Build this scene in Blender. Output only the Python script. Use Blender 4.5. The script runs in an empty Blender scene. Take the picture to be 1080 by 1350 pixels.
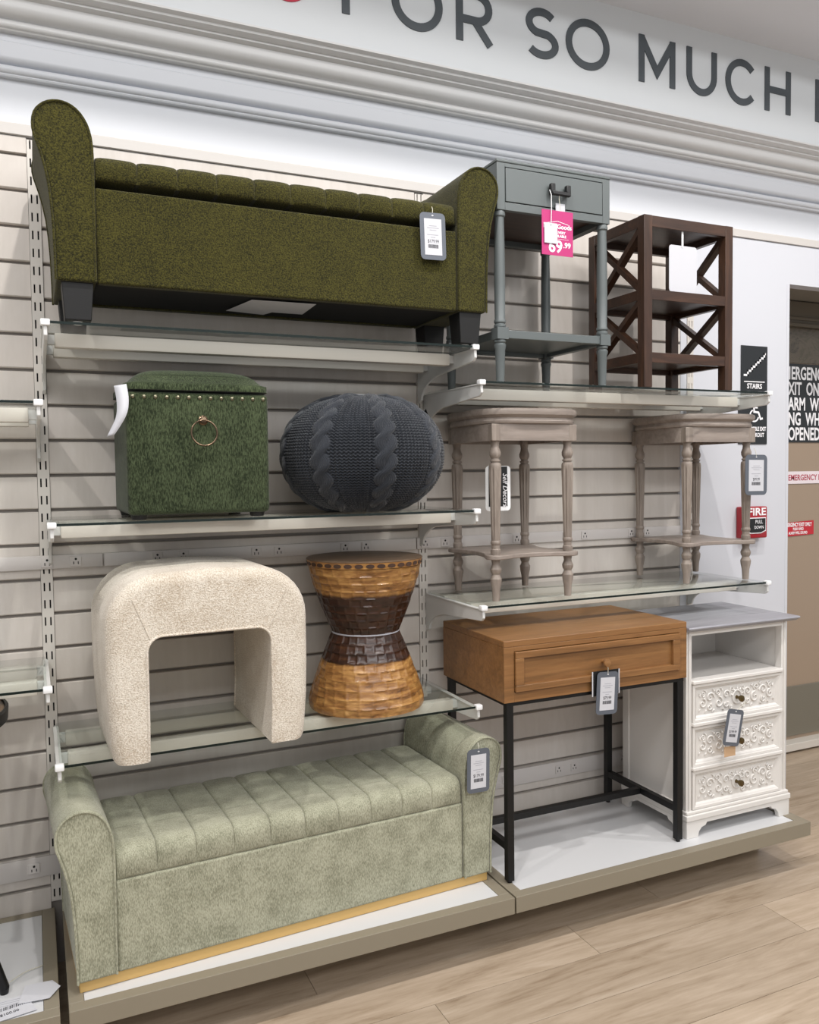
import bpy, bmesh, math, random
import numpy as np
from math import sin, cos, pi, radians
from mathutils import Vector, Matrix

# ------------------------------------------------------------------ camera
# coordinates below are metres; x runs right along the store wall, y goes into the wall
# (wall face y = 0), z is up. Everything is lifted at the end so that the floor is z = 0.
FLOOR = -1.16
SC = bpy.context.scene
COL = SC.collection
cam_f, cam_loc, cam_yaw, cam_pit, cam_rol = 1096.1, (-0.02803, -2.64986, 0.296313), 0.4244657, 0.0459775, -0.0127079
cd = bpy.data.cameras.new('camera')
cam = bpy.data.objects.new('camera', cd)
COL.objects.link(cam)
cd.sensor_fit = 'HORIZONTAL'
cd.sensor_width = 36.0
cd.lens = cam_f / 1080.0 * 36.0
cd.clip_start = 0.05
F_ = Vector((sin(cam_yaw) * cos(cam_pit), cos(cam_yaw) * cos(cam_pit), -sin(cam_pit)))
R_ = F_.cross(Vector((0, 0, 1))).normalized()
U_ = R_.cross(F_)
R2 = R_ * cos(cam_rol) + U_ * sin(cam_rol)
U2 = -R_ * sin(cam_rol) + U_ * cos(cam_rol)
cam.matrix_world = Matrix(((R2.x, U2.x, -F_.x, cam_loc[0]), (R2.y, U2.y, -F_.y, cam_loc[1]),
                           (R2.z, U2.z, -F_.z, cam_loc[2]), (0, 0, 0, 1)))
SC.camera = cam

# ------------------------------------------------------------------ light
w = bpy.data.worlds.new('world')
SC.world = w
w.use_nodes = True
w.node_tree.nodes['Background'].inputs[0].default_value = (0.98, 0.99, 1.0, 1)
w.node_tree.nodes['Background'].inputs[1].default_value = 0.62
SC.view_settings.view_transform = 'Standard'
SC.view_settings.look = 'None'
SC.view_settings.gamma = 1.0
SC.view_settings.use_curve_mapping = False
SC.view_settings.exposure = 0.0

def area(name, loc, rot, sx, sy, energy, col):
    l = bpy.data.lights.new(name, 'AREA')
    l.shape = 'RECTANGLE'; l.size = sx; l.size_y = sy; l.energy = energy; l.color = col
    o = bpy.data.objects.new(name, l)
    COL.objects.link(o); o.location = loc; o.rotation_euler = rot
    return o

def spot(name, loc, target, energy, angle, blend=0.35, radius=0.03, col=(1, .96, .9)):
    l = bpy.data.lights.new(name, 'SPOT')
    l.energy = energy; l.spot_size = radians(angle); l.spot_blend = blend; l.shadow_soft_size = radius; l.color = col
    o = bpy.data.objects.new(name, l)
    COL.objects.link(o); o.location = loc
    d = Vector(target) - Vector(loc)
    o.rotation_euler = d.to_track_quat('-Z', 'Y').to_euler()
    return o

area('ceiling_troffer', (1.3, -2.6, 2.7), (radians(10), 0, 0), 6.0, 0.6, 70, (1, .985, .97))
area('ceiling_troffer', (1.3, -5.2, 2.7), (radians(30), 0, 0), 6.0, 0.6, 140, (.97, .985, 1))
for i, lx in enumerate((-1.3, 0.35, 1.75, 3.3)):
    spot('track_light', (lx, -1.42, 2.55), (lx + .10, -0.35, -0.8), 96, 120, 0.9, .03, (1, .97, .94))
# ------------------------------------------------------------------ helpers
def srgb(h):
    h = h.lstrip('#')
    c = [int(h[i:i + 2], 16) / 255 for i in (0, 2, 4)]
    return tuple((x / 12.92 if x <= .04045 else ((x + .055) / 1.055) ** 2.4) for x in c) + (1,)

def newmat(name):
    m = bpy.data.materials.new(name)
    m.use_nodes = True
    nt = m.node_tree
    return m, nt, nt.nodes['Principled BSDF']

def plain(name, col, rough=.5, metal=0.0, coat=0.0, emit=0):
    m, nt, b = newmat(name)
    c = srgb(col) if isinstance(col, str) else col
    b.inputs['Base Color'].default_value = c
    b.inputs['Roughness'].default_value = rough
    b.inputs['Metallic'].default_value = metal
    b.inputs['Coat Weight'].default_value = coat
    return m

def ramp(nt, fac, stops):
    r = nt.nodes.new('ShaderNodeValToRGB')
    e = r.color_ramp.elements
    while len(e) < len(stops): e.new(.5)
    for k, (p, c) in enumerate(stops):
        e[k].position = p; e[k].color = srgb(c) if isinstance(c, str) else c
    nt.links.new(fac, r.inputs[0])
    return r.outputs[0]

def coords(nt, scale=(1, 1, 1), rot=(0, 0, 0), per_object=False):
    tc = nt.nodes.new('ShaderNodeTexCoord')
    mp = nt.nodes.new('ShaderNodeMapping')
    mp.inputs['Scale'].default_value = scale
    mp.inputs['Rotation'].default_value = rot
    nt.links.new(tc.outputs['Object'], mp.inputs[0])
    if per_object:
        oi = nt.nodes.new('ShaderNodeObjectInfo')
        cm = nt.nodes.new('ShaderNodeVectorMath'); cm.operation = 'SCALE'
        cx = nt.nodes.new('ShaderNodeCombineXYZ')
        for k in range(3): nt.links.new(oi.outputs['Random'], cx.inputs[k])
        nt.links.new(cx.outputs[0], cm.inputs[0]); cm.inputs['Scale'].default_value = 37.0
        nt.links.new(cm.outputs[0], mp.inputs['Location'])
    return mp.outputs[0]

def noise(nt, vec, scale, detail=4, rough=.5, dist=0):
    n = nt.nodes.new('ShaderNodeTexNoise')
    n.inputs['Scale'].default_value = scale; n.inputs['Detail'].default_value = detail
    n.inputs['Roughness'].default_value = rough; n.inputs['Distortion'].default_value = dist
    nt.links.new(vec, n.inputs['Vector'])
    return n.outputs['Fac']

def bump(nt, b, h, strength, dist=.002):
    bp = nt.nodes.new('ShaderNodeBump')
    bp.inputs['Strength'].default_value = strength; bp.inputs['Distance'].default_value = dist
    nt.links.new(h, bp.inputs['Height']); nt.links.new(bp.outputs[0], b.inputs['Normal'])

def mixcol(nt, f, a, b_, mode='MIX'):
    mx = nt.nodes.new('ShaderNodeMix'); mx.data_type = 'RGBA'; mx.blend_type = mode
    if isinstance(f, (int, float)): mx.inputs[0].default_value = f
    else: nt.links.new(f, mx.inputs[0])
    for s, v in ((6, a), (7, b_)):
        if isinstance(v, tuple): mx.inputs[s].default_value = v
        else: nt.links.new(v, mx.inputs[s])
    return mx.outputs[2]

def fabric(name, dark, light, big=12, fine=420, bstr=.5, sheen=.3, weave=(1, 1, 1), contrast=(.3, .7), bw=.35):
    m, nt, b = newmat(name)
    v = coords(nt, weave)
    f = noise(nt, v, fine, 2, .6)
    g = noise(nt, coords(nt), big, 5, .6)
    ad = nt.nodes.new('ShaderNodeMath'); ad.operation = 'MULTIPLY_ADD'
    nt.links.new(g, ad.inputs[0]); ad.inputs[1].default_value = bw
    sc = nt.nodes.new('ShaderNodeMath'); sc.operation = 'MULTIPLY'; nt.links.new(f, sc.inputs[0]); sc.inputs[1].default_value = 1 - bw
    nt.links.new(sc.outputs[0], ad.inputs[2])
    c = ramp(nt, ad.outputs[0], [(contrast[0], dark), (contrast[1], light)])
    nt.links.new(c, b.inputs['Base Color'])
    b.inputs['Roughness'].default_value = .95
    b.inputs['Specular IOR Level'].default_value = .2
    b.inputs['Sheen Weight'].default_value = sheen
    b.inputs['Sheen Roughness'].default_value = .5
    bump(nt, b, f, bstr, .003)
    return m

def wood(name, stops, axis='x', scale=3.0, stretch=14, rough=.5, bstr=.15, coat=0, per_object=False, fine=60):
    m, nt, b = newmat(name)
    s = {'x': (1, stretch, stretch), 'y': (stretch, 1, stretch), 'z': (stretch, stretch, 1)}[axis]
    v = coords(nt, s, per_object=per_object)
    n1 = noise(nt, v, scale, 6, .62, 1.2)
    n2 = noise(nt, v, fine / 6, 3, .6)
    a = nt.nodes.new('ShaderNodeMath'); a.operation = 'MULTIPLY_ADD'
    nt.links.new(n2, a.inputs[0]); a.inputs[1].default_value = .3
    s2 = nt.nodes.new('ShaderNodeMath'); s2.operation = 'MULTIPLY'; nt.links.new(n1, s2.inputs[0]); s2.inputs[1].default_value = .7
    nt.links.new(s2.outputs[0], a.inputs[2])
    c = ramp(nt, a.outputs[0], stops)
    nt.links.new(c, b.inputs['Base Color'])
    b.inputs['Roughness'].default_value = rough; b.inputs['Coat Weight'].default_value = coat
    bump(nt, b, a.outputs[0], bstr, .002)
    return m

M = {}
M['board'] = wood('slat_board_laminate', [(.25, '#c4bcb3'), (.5, '#cec6be'), (.75, '#d6cfc8')], 'z', 2.0, 5, .42, .03)
M['groove'] = plain('groove_shadow_grey', '#8d8781', .7)
M['white_wall'] = plain('white_wall_paint', '#cfd0d6', .6)
M['upper'] = plain('white_gloss_paint', '#d3d5da', .4)
M['sign_face'] = plain('sign_face_paint', '#dcdfe1', .55)
M['letter'] = plain('charcoal_lettering', '#4a5055', .5)
M['red_letter'] = plain('red_lettering', '#c02040', .5)
M['ceiling'] = plain('ceiling_paint', '#e8e9ee', .8)
M['mould'] = plain('moulding_paint', '#d8d7d6', .3)
M['trimcap'] = plain('trim_cap_laminate', '#c9c4bf', .45)
M['upright'] = plain('upright_powder_coat', '#d2ccc4', .45)
M['rail'] = plain('shelf_rail_paint', '#d3ccc2', .38)
M['bracket'] = plain('bracket_paint', '#d3d2cf', .35)
M['cap'] = plain('white_plastic_cap', '#f2f2f2', .35)
M['strip'] = plain('outlet_strip_plastic', '#cfc9c5', .4)
M['black'] = plain('black_plastic', '#141415', .45)
M['hole'] = plain('dark_slot', '#1c1b1a', .8)
M['olive'] = fabric('olive_boucle', '#1f1e0a', '#4a461b', 9, 300, .8, .10, contrast=(.38, .62), bw=.16)
M['sage'] = fabric('sage_chenille', '#80806b', '#b4b39d', 16, 330, .4, .2, (1.5, 1.5, .4), (.38, .61))
M['moss'] = fabric('moss_velvet', '#1d2514', '#4b553b', 14, 330, .4, .12, (1.3, 1.3, .35), (.40, .64), .25)
M['cream'] = fabric('cream_boucle', '#b5a48f', '#e6ddcf', 8, 300, 1.0, .3, contrast=(.36, .60))
M['knit'] = fabric('charcoal_cotton_knit', '#26282d', '#3d4148', 10, 500, .5, .3, contrast=(.35, .7))
M['under'] = plain('black_cover_and_gap_shade', '#040404', .95)
M['blackleg'] = plain('black_stained_wood', '#080707', .6)
M['gold'] = plain('gold_painted_base', '#c9a566', .45)
M['platform'] = plain('taupe_platform_laminate', '#8a8170', .45)
M['deck'] = plain('white_deck_laminate', '#d0d0d1', .3)
M['desk'] = wood('honey_oak', [(.3, '#6d4c2b'), (.5, '#885f37'), (.72, '#997044')], 'x', 2.2, 14, .42, .06)
M['blackmetal'] = plain('matte_black_steel', '#0e0e0f', .45, .2)
M['dresser'] = plain('antique_white_paint', '#dfdbd6', .42)
M['dtop'] = wood('grey_stained_top', [(.3, '#85838a'), (.5, '#98979d'), (.7, '#a5a4a9')], 'x', 2.0, 14, .35, .05)
M['bronze'] = plain('aged_bronze', '#6a5a3c', .35, .9)
M['brass'] = plain('antique_brass_nail', '#8a8570', .3, 1.0)
M['ringmetal'] = plain('bronze_ring', '#6b5a4a', .28, 1.0)
M['greypaint'] = plain('slate_grey_paint', '#5f6565', .42)
M['darkwood'] = wood('walnut_stain', [(.3, '#2c1c14'), (.52, '#3f291d'), (.72, '#573a28')], 'x', 3.0, 10, .4, .08)
M['darkwood_z'] = wood('walnut_stain_upright', [(.3, '#2c1c14'), (.52, '#3f291d'), (.72, '#573a28')], 'z', 3.0, 10, .4, .08)
M['ash'] = wood('greyed_wood_top', [(.3, '#796e67'), (.5, '#8f837a'), (.72, '#a1958c')], 'x', 3.0, 9, .5, .1)
M['ash_z'] = wood('greyed_wood_leg', [(.3, '#746961'), (.5, '#8c8076'), (.72, '#a3978c')], 'z', 3.0, 9, .5, .12)
M['tagframe'] = plain('slate_tag_border', '#5b6069', .4)
M['tagpaper'] = plain('white_tag_paper', '#cbcbd0', .45)
M['ink'] = plain('dark_grey_ink', '#45454a', .6)
M['inkl'] = plain('pale_grey_ink', '#a9a9b0', .6)
M['pink'] = plain('magenta_card', '#b82a70', .5)
M['whiteink'] = plain('white_ink', '#f4f2f4', .6)
M['signblack'] = plain('black_sign_face', '#202326', .4)
M['firered'] = plain('fire_alarm_red', '#a01524', .35)
M['redlabel'] = plain('red_sticker', '#c01c2c', .4)
M['paleplate'] = plain('white_push_label', '#ecdfe2', .4)
M['redink'] = plain('faded_red_ink', '#b04a58', .6)
M['door'] = plain('tan_door_paint', '#a08c78', .38)
M['kick'] = plain('brushed_kick_plate', '#8b877b', .3, .5)
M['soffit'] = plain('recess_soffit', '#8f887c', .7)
M['frame'] = plain('door_frame_brown', '#6b6152', .4)
M['cord'] = plain('translucent_tie', '#c8c4b4', .4)
M['whitecord'] = plain('white_string', '#eeeeee', .6)
M['taba'] = wood('bark_brown_tabletop', [(.3, '#4a3a2c'), (.6, '#6b5643')], 'x', 3, 8, .5, .1)

def glassmat(name, tint):
    m, nt, b = newmat(name)
    nt.nodes.remove(b)
    out = [n for n in nt.nodes if n.type == 'OUTPUT_MATERIAL'][0]
    tr = nt.nodes.new('ShaderNodeBsdfTransparent'); tr.inputs[0].default_value = tint
    gl = nt.nodes.new('ShaderNodeBsdfGlossy'); gl.inputs['Roughness'].default_value = .02
    fr = nt.nodes.new('ShaderNodeFresnel'); fr.inputs[0].default_value = 1.45
    mx = nt.nodes.new('ShaderNodeMixShader')
    ge = nt.nodes.new('ShaderNodeNewGeometry'); mu = nt.nodes.new('ShaderNodeMath'); mu.operation = 'SUBTRACT'; mu.use_clamp = True
    nt.links.new(fr.outputs[0], mu.inputs[0]); nt.links.new(ge.outputs['Backfacing'], mu.inputs[1])
    nt.links.new(mu.outputs[0], mx.inputs[0]); nt.links.new(tr.outputs[0], mx.inputs[1]); nt.links.new(gl.outputs[0], mx.inputs[2])
    nt.links.new(mx.outputs[0], out.inputs[0])
    return m
M['glass'] = glassmat('clear_glass', (.955, .975, .965, 1))
M['glassedge'] = plain('green_glass_edge', '#0b1a17', .2)
m, nt, b = newmat('floor_plank_vinyl')
v = coords(nt, (1, 9, 1), per_object=True)
n1 = noise(nt, v, 1.6, 6, .62, 1.6); n2 = noise(nt, v, 11, 4, .6)
a = nt.nodes.new('ShaderNodeMath'); a.operation = 'MULTIPLY_ADD'
nt.links.new(n2, a.inputs[0]); a.inputs[1].default_value = .28
s2 = nt.nodes.new('ShaderNodeMath'); s2.operation = 'MULTIPLY'; nt.links.new(n1, s2.inputs[0]); s2.inputs[1].default_value = .72
nt.links.new(s2.outputs[0], a.inputs[2])
c = ramp(nt, a.outputs[0], [(.30, '#8f7a64'), (.43, '#ad9a84'), (.56, '#bba893'), (.72, '#c8b8a4')])
oi = nt.nodes.new('ShaderNodeObjectInfo')
rc = ramp(nt, oi.outputs['Random'], [(0, (.86, .86, .86, 1)), (1, (1, 1, 1, 1))])
nt.links.new(mixcol(nt, 1.0, c, rc, 'MULTIPLY'), b.inputs['Base Color'])
b.inputs['Roughness'].default_value = .38
bump(nt, b, a.outputs[0], .05)
M['plank'] = m
M['seam'] = plain('plank_seam', '#6d5f50', .7)

# hammered wood drum: light and dark bands by height
m, nt, b = newmat('hammered_two_tone_wood')
tc = nt.nodes.new('ShaderNodeTexCoord')
sx = nt.nodes.new('ShaderNodeSeparateXYZ'); nt.links.new(tc.outputs['Object'], sx.inputs[0])
v = coords(nt, (1, 1, 1))
nz = noise(nt, v, 16, 4, .6)
ad = nt.nodes.new('ShaderNodeMath'); ad.operation = 'MULTIPLY_ADD'; nt.links.new(nz, ad.inputs[0]); ad.inputs[1].default_value = .02
nt.links.new(sx.outputs['Z'], ad.inputs[2])
mr = nt.nodes.new('ShaderNodeMapRange'); mr.inputs[1].default_value = 0; mr.inputs[2].default_value = .48
nt.links.new(ad.outputs[0], mr.inputs[0])
r_ = nt.nodes.new('ShaderNodeValToRGB'); r_.color_ramp.interpolation = 'EASE'
el = r_.color_ramp.elements
L_, D_ = (0, 0, 0, 1), (1, 1, 1, 1)
el[0].position = 0; el[0].color = L_
el[1].position = .325; el[1].color = L_
for p, cc in ((.34, D_), (.755, D_), (.775, L_), (1, L_)):
    e = el.new(p); e.color = cc
nt.links.new(mr.outputs[0], r_.inputs[0])
g1 = noise(nt, coords(nt, (1, 1, 5)), 14, 5, .65, .6)
lightc = ramp(nt, g1, [(.28, '#4f3014'), (.45, '#8c6032'), (.6, '#ac7f47'), (.75, '#c99c60')])
darkc = ramp(nt, g1, [(.3, '#1f110a'), (.6, '#3c2113'), (.82, '#5b3a1c')])
nt.links.new(mixcol(nt, r_.outputs[0], lightc, darkc), b.inputs['Base Color'])
b.inputs['Roughness'].default_value = .34
b.inputs['Coat Weight'].default_value = .15
bump(nt, b, g1, .15)
M['drum'] = m
m, nt, b = newmat('door_glass_painted_reflection')
g = noise(nt, coords(nt, (1, 1, 1.6)), 6, 6, .7, 2.2)
nt.links.new(ramp(nt, g, [(.3, '#3a342c'), (.5, '#6a5f50'), (.62, '#58503f'), (.75, '#8a8377')]), b.inputs['Base Color'])  # mottled tones paint blurred reflections into the dark pane
b.inputs['Roughness'].default_value = .12
M['doorglass'] = m

BASE = {}

def thing(name, label, cat, loc=(0, 0, 0), rz=0, group=None, rot=None):
    o = bpy.data.objects.new(name, None)
    o.empty_display_size = .1
    COL.objects.link(o)
    o.location = loc
    o.rotation_euler = rot if rot else (0, 0, rz)
    if cat: o['label'] = label; o['category'] = cat
    if group: o['group'] = group
    BASE[o] = Vector(loc)
    return o

def tag(o, label, cat, group=None):
    o['label'] = label; o['category'] = cat
    if group: o['group'] = group
    return o

class MB:
    """collects verts/faces in scene coordinates"""
    def __init__(s): s.v = []; s.f = []
    def add(s, vs, fs):
        k = len(s.v); s.v += [tuple(p) for p in vs]; s.f += [tuple(i + k for i in f) for f in fs]
        return s
    def box(s, x0, x1, y0, y1, z0, z1):
        return s.add([(x0, y0, z0), (x1, y0, z0), (x1, y1, z0), (x0, y1, z0), (x0, y0, z1), (x1, y0, z1), (x1, y1, z1), (x0, y1, z1)],
                     [(0, 3, 2, 1), (4, 5, 6, 7), (0, 1, 5, 4), (1, 2, 6, 5), (2, 3, 7, 6), (3, 0, 4, 7)])
    def taper(s, x0, x1, y0, y1, z0, z1, dx, dy):
        """box whose bottom is shrunk by dx,dy per side"""
        return s.add([(x0 + dx, y0 + dy, z0), (x1 - dx, y0 + dy, z0), (x1 - dx, y1 - dy, z0), (x0 + dx, y1 - dy, z0),
                      (x0, y0, z1), (x1, y0, z1), (x1, y1, z1), (x0, y1, z1)],
                     [(0, 3, 2, 1), (4, 5, 6, 7), (0, 1, 5, 4), (1, 2, 6, 5), (2, 3, 7, 6), (3, 0, 4, 7)])
    def bar(s, a, b, w_, h_, up=(0, 0, 1)):
        a = Vector(a); b = Vector(b); d = (b - a).normalized(); u = Vector(up)
        r = d.cross(u).normalized(); u = r.cross(d)
        vs = []
        for p in (a, b):
            for i, j in ((-1, -1), (1, -1), (1, 1), (-1, 1)):
                vs.append(p + r * (i * w_ / 2) + u * (j * h_ / 2))
        return s.add(vs, [(3, 2, 1, 0), (4, 5, 6, 7), (0, 1, 5, 4), (1, 2, 6, 5), (2, 3, 7, 6), (3, 0, 4, 7)])
    def prism(s, poly, d0, d1, plane='xz'):
        """poly extruded; plane xz -> along y, yz -> along x, xy -> along z"""
        n = len(poly)
        def P(p, d):
            return {'xz': (p[0], d, p[1]), 'yz': (d, p[0], p[1]), 'xy': (p[0], p[1], d)}[plane]
        vs = [P(p, d0) for p in poly] + [P(p, d1) for p in poly]
        fs = [tuple(range(n)), tuple(range(2 * n - 1, n - 1, -1))]
        fs += [(i, i + n, (i + 1) % n + n, (i + 1) % n) for i in range(n)]
        return s.add(vs, fs)
    def lathe(s, prof, cx, cy, n=24, flute=None):
        """prof: (z, r); flute: (zlo, zhi, depth, count)"""
        vs = []; fs = []
        for z, r in prof:
            for k in range(n):
                a = 2 * pi * k / n
                rr = r
                if flute and flute[0] < z < flute[1]: rr = r - flute[2] * (0.5 + 0.5 * cos(a * flute[3])) ** .6
                vs.append((cx + rr * cos(a), cy + rr * sin(a), z))
        for i in range(len(prof) - 1):
            for k in range(n):
                fs.append((i * n + k, i * n + (k + 1) % n, (i + 1) * n + (k + 1) % n, (i + 1) * n + k))
        fs.append(tuple(range(n - 1, -1, -1))); fs.append(tuple((len(prof) - 1) * n + k for k in range(n)))
        return s.add(vs, fs)
    def tube(s, pts, r, n=8, closed=False, r1=None):
        pts = [Vector(p) for p in pts]; N = len(pts); vs = []; fs = []
        prev = None
        for i, p in enumerate(pts):
            if closed: d = pts[(i + 1) % N] - pts[i - 1]
            else: d = pts[min(i + 1, N - 1)] - pts[max(i - 1, 0)]
            d.normalize()
            if prev is None:
                u = d.orthogonal().normalized()
            else:
                u = (prev - d * prev.dot(d)).normalized()
            prev = u; q = d.cross(u)
            rr = r if r1 is None else r + (r1 - r) * i / (N - 1)
            for k in range(n):
                a = 2 * pi * k / n
                vs.append(p + u * (rr * cos(a)) + q * (rr * sin(a)))
        for i in range(N if closed else N - 1):
            j = (i + 1) % N
            for k in range(n):
                fs.append((i * n + k, i * n + (k + 1) % n, j * n + (k + 1) % n, j * n + k))
        if not closed:
            fs.append(tuple(range(n - 1, -1, -1))); fs.append(tuple((N - 1) * n + k for k in range(n)))
        return s.add(vs, fs)
    def ball(s, c, r, sy=1, sz=1, n=12, m_=8):
        vs = []; fs = []
        for i in range(m_ + 1):
            t = -pi / 2 + pi * i / m_
            for k in range(n):
                a = 2 * pi * k / n
                vs.append((c[0] + r * cos(t) * cos(a), c[1] + r * sy * cos(t) * sin(a), c[2] + r * sz * sin(t)))
        for i in range(m_):
            for k in range(n):
                fs.append((i * n + k, i * n + (k + 1) % n, (i + 1) * n + (k + 1) % n, (i + 1) * n + k))
        return s.add(vs, fs)
    def build(s, name, mat, parent=None, smooth=False, bevel=0, seg=2, sharp=40, weld=False, subsurf=0, origin=None, own=False):
        base = BASE.get(parent, Vector((0, 0, 0)))
        org = Vector(origin) if origin is not None else base
        if parent is None and origin is None:
            a = np.array(s.v); lo, hi = a.min(0), a.max(0)
            org = Vector(((lo[0] + hi[0]) / 2, (lo[1] + hi[1]) / 2, lo[2]))
        me = bpy.data.meshes.new(name)
        me.from_pydata([(p[0] - org.x, p[1] - org.y, p[2] - org.z) for p in s.v], [], s.f)
        if weld or smooth:
            bm = bmesh.new(); bm.from_mesh(me)
            bmesh.ops.remove_doubles(bm, verts=bm.verts, dist=1e-5)
            bmesh.ops.recalc_face_normals(bm, faces=bm.faces)
            bm.to_mesh(me); bm.free()
        else:
            bm = bmesh.new(); bm.from_mesh(me)
            bmesh.ops.recalc_face_normals(bm, faces=bm.faces)
            bm.to_mesh(me); bm.free()
        me.materials.append(M[mat])
        if smooth or bevel:
            me.polygons.foreach_set('use_smooth', [True] * len(me.polygons))
            me.set_sharp_from_angle(angle=radians(sharp))
        o = bpy.data.objects.new(name, me)
        COL.objects.link(o)
        if parent is not None:
            o.parent = parent
            o.location = org - base
        else:
            o.location = org
        BASE[o] = org
        if bevel:
            bv = o.modifiers.new('bevel', 'BEVEL'); bv.width = bevel; bv.segments = seg; bv.limit_method = 'ANGLE'; bv.angle_limit = radians(35)
            bv.harden_normals = False
        if subsurf:
            ss = o.modifiers.new('subsurf', 'SUBSURF'); ss.levels = subsurf; ss.render_levels = subsurf
        return o

def rbox(x0, x1, y0, y1, z0, z1, r, seg=4, keep=None):
    """rounded box as MB (bmesh bevel of every edge)"""
    bm = bmesh.new()
    vs = [bm.verts.new(p) for p in [(x0, y0, z0), (x1, y0, z0), (x1, y1, z0), (x0, y1, z0), (x0, y0, z1), (x1, y0, z1), (x1, y1, z1), (x0, y1, z1)]]
    for f in [(0, 3, 2, 1), (4, 5, 6, 7), (0, 1, 5, 4), (1, 2, 6, 5), (2, 3, 7, 6), (3, 0, 4, 7)]:
        bm.faces.new([vs[i] for i in f])
    es = [e for e in bm.edges if keep is None or keep(e)]
    bmesh.ops.bevel(bm, geom=es, offset=r, segments=seg, profile=.5, affect='EDGES')
    mb = MB(); bm.verts.index_update()
    mb.add([tuple(v.co) for v in bm.verts], [tuple(v.index for v in f.verts) for f in bm.faces])
    bm.free()
    return mb

def struct(o):
    o['kind'] = 'structure'; return o

def text(name, s, size, loc, mat, parent, sx=1.0, rot=(pi / 2, 0, 0), align='CENTER', extr=.0004, bold=0.0, shear=0.0):
    cu = bpy.data.curves.new(name, 'FONT')
    cu.body = s; cu.size = size; cu.align_x = align; cu.align_y = 'CENTER'; cu.extrude = extr; cu.offset = bold; cu.resolution_u = 3
    cu.shear = shear
    t = bpy.data.objects.new(name, cu)
    me = bpy.data.meshes.new_from_object(t)
    bpy.data.objects.remove(t); bpy.data.curves.remove(cu)
    for v in me.vertices: v.co.x *= sx
    me.materials.clear(); me.materials.append(M[mat])
    o = bpy.data.objects.new(name, me); COL.objects.link(o)
    if parent is not None:
        o.parent = parent; o.location = Vector(loc) - BASE[parent]
    else: o.location = loc
    o.rotation_euler = rot
    BASE[o] = Vector(loc)
    return o

def copy_tree(o, parent=None):
    c = o.copy(); COL.objects.link(c)
    if parent is not None: c.parent = parent; c.matrix_parent_inverse = o.matrix_parent_inverse
    BASE[c] = BASE.get(o, Vector((0, 0, 0)))
    for ch in [k for k in list(COL.objects) if k.parent == o]: copy_tree(ch, c)
    return c

# ------------------------------------------------------------------ STRUCTURE: floor, ceiling, walls
B = 1.2192
G = .1016
sub = struct(MB().box(-2.6, 6.2, -5.5, 1.5, FLOOR - .05, FLOOR - .002).build('floor', 'seam'))
random.seed(4)
PL, PW = 1.22, .18
pm = None
fl_n = 0
for r in range(-13, 7):
    off = random.random() * PL
    for k in range(-3, 6):
        x0 = k * PL + off
        y0 = r * PW + .07
        if x0 < -2.4 or x0 + PL > 6.1 or y0 > 1.2 or y0 < -2.4: continue
        if pm is None:
            o = MB().box(x0 + .0008, x0 + PL - .0008, y0 + .0008, y0 + PW - .0008, FLOOR - .01, FLOOR).build('plank', 'plank', sub, origin=(x0, y0, FLOOR - .01))
            pm = o
        else:
            o = pm.copy(); COL.objects.link(o); o.parent = sub; o.location = Vector((x0, y0, FLOOR - .01)) - BASE[sub]
        fl_n += 1
struct(MB().box(-2.6, 6.2, -.75, 1.5, 1.985, 2.05).build('ceiling', 'ceiling'))
struct(MB().box(-2.6, 6.2, -.75, -.70, 2.051, 2.78).build('wall_bulkhead', 'ceiling'))
struct(MB().box(-2.6, 6.2, -6.5, -.70, 2.781, 2.84).build('ceiling_upper', 'ceiling'))

# back wall with slat boards
wall = struct(MB().box(-2.6, 2.985, .014, .47, FLOOR, 1.99).build('wall_back', 'groove'))
BL = []
for (x0, x1) in ((-1.2, -.017), (.017, B - .017), (B + .017, 2.388)):
    proto = None
    for n in range(-10, 12):
        z0 = n * G + .0045; z1 = (n + 1) * G - .0045
        if n == -10: z0 = FLOOR + .001
        if n == 11: pass
        mb = MB().prism([(.014, z0), (.003, z0), (0, z0 + .003), (0, z1 - .002), (.003, z1), (.014, z1)], x0, x1, 'yz')
        if n == -10 or proto is None:
            o = mb.build('slat_board', 'board', wall, origin=(x0, 0, z0))
            if n != -10: proto = o
        else:
            o = proto.copy(); COL.objects.link(o); o.parent = wall; o.location = Vector((x0, 0, z0)) - BASE[wall]
    # topmost narrow board under the cap
    MB().box(x0, x1, 0, .014, 12 * G + .0045, 1.268).build('slat_board', 'board', wall)
# plain white panel to the right of the boards, and upper wall
MB().box(2.39, 2.985, 0, .014, FLOOR + .001, 1.268).build('panel', 'white_wall', wall)
MB().box(2.985, 3.0, -.001, .47, FLOOR + .001, 1.10).build('jamb', 'white_wall', wall)
MB().box(2.985, 5.6, 0, .06, 1.10, 1.268).build('panel', 'white_wall', wall)
MB().box(-2.6, 5.6, 0, .014, 1.272, 1.99).build('panel', 'upper', wall)
struct(MB().prism([(0, 1.27), (-.007, 1.272), (-.007, 1.30), (-.003, 1.304), (0, 1.304)], -2.6, 5.6, 'yz').build('trim_1', 'trimcap'))
def arc(c, r, a0, a1, n=8, sy=1, sz=1):
    return [(c[0] + r * sy * cos(radians(a0 + (a1 - a0) * i / n)), c[1] + r * sz * sin(radians(a0 + (a1 - a0) * i / n))) for i in range(n + 1)]
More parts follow.
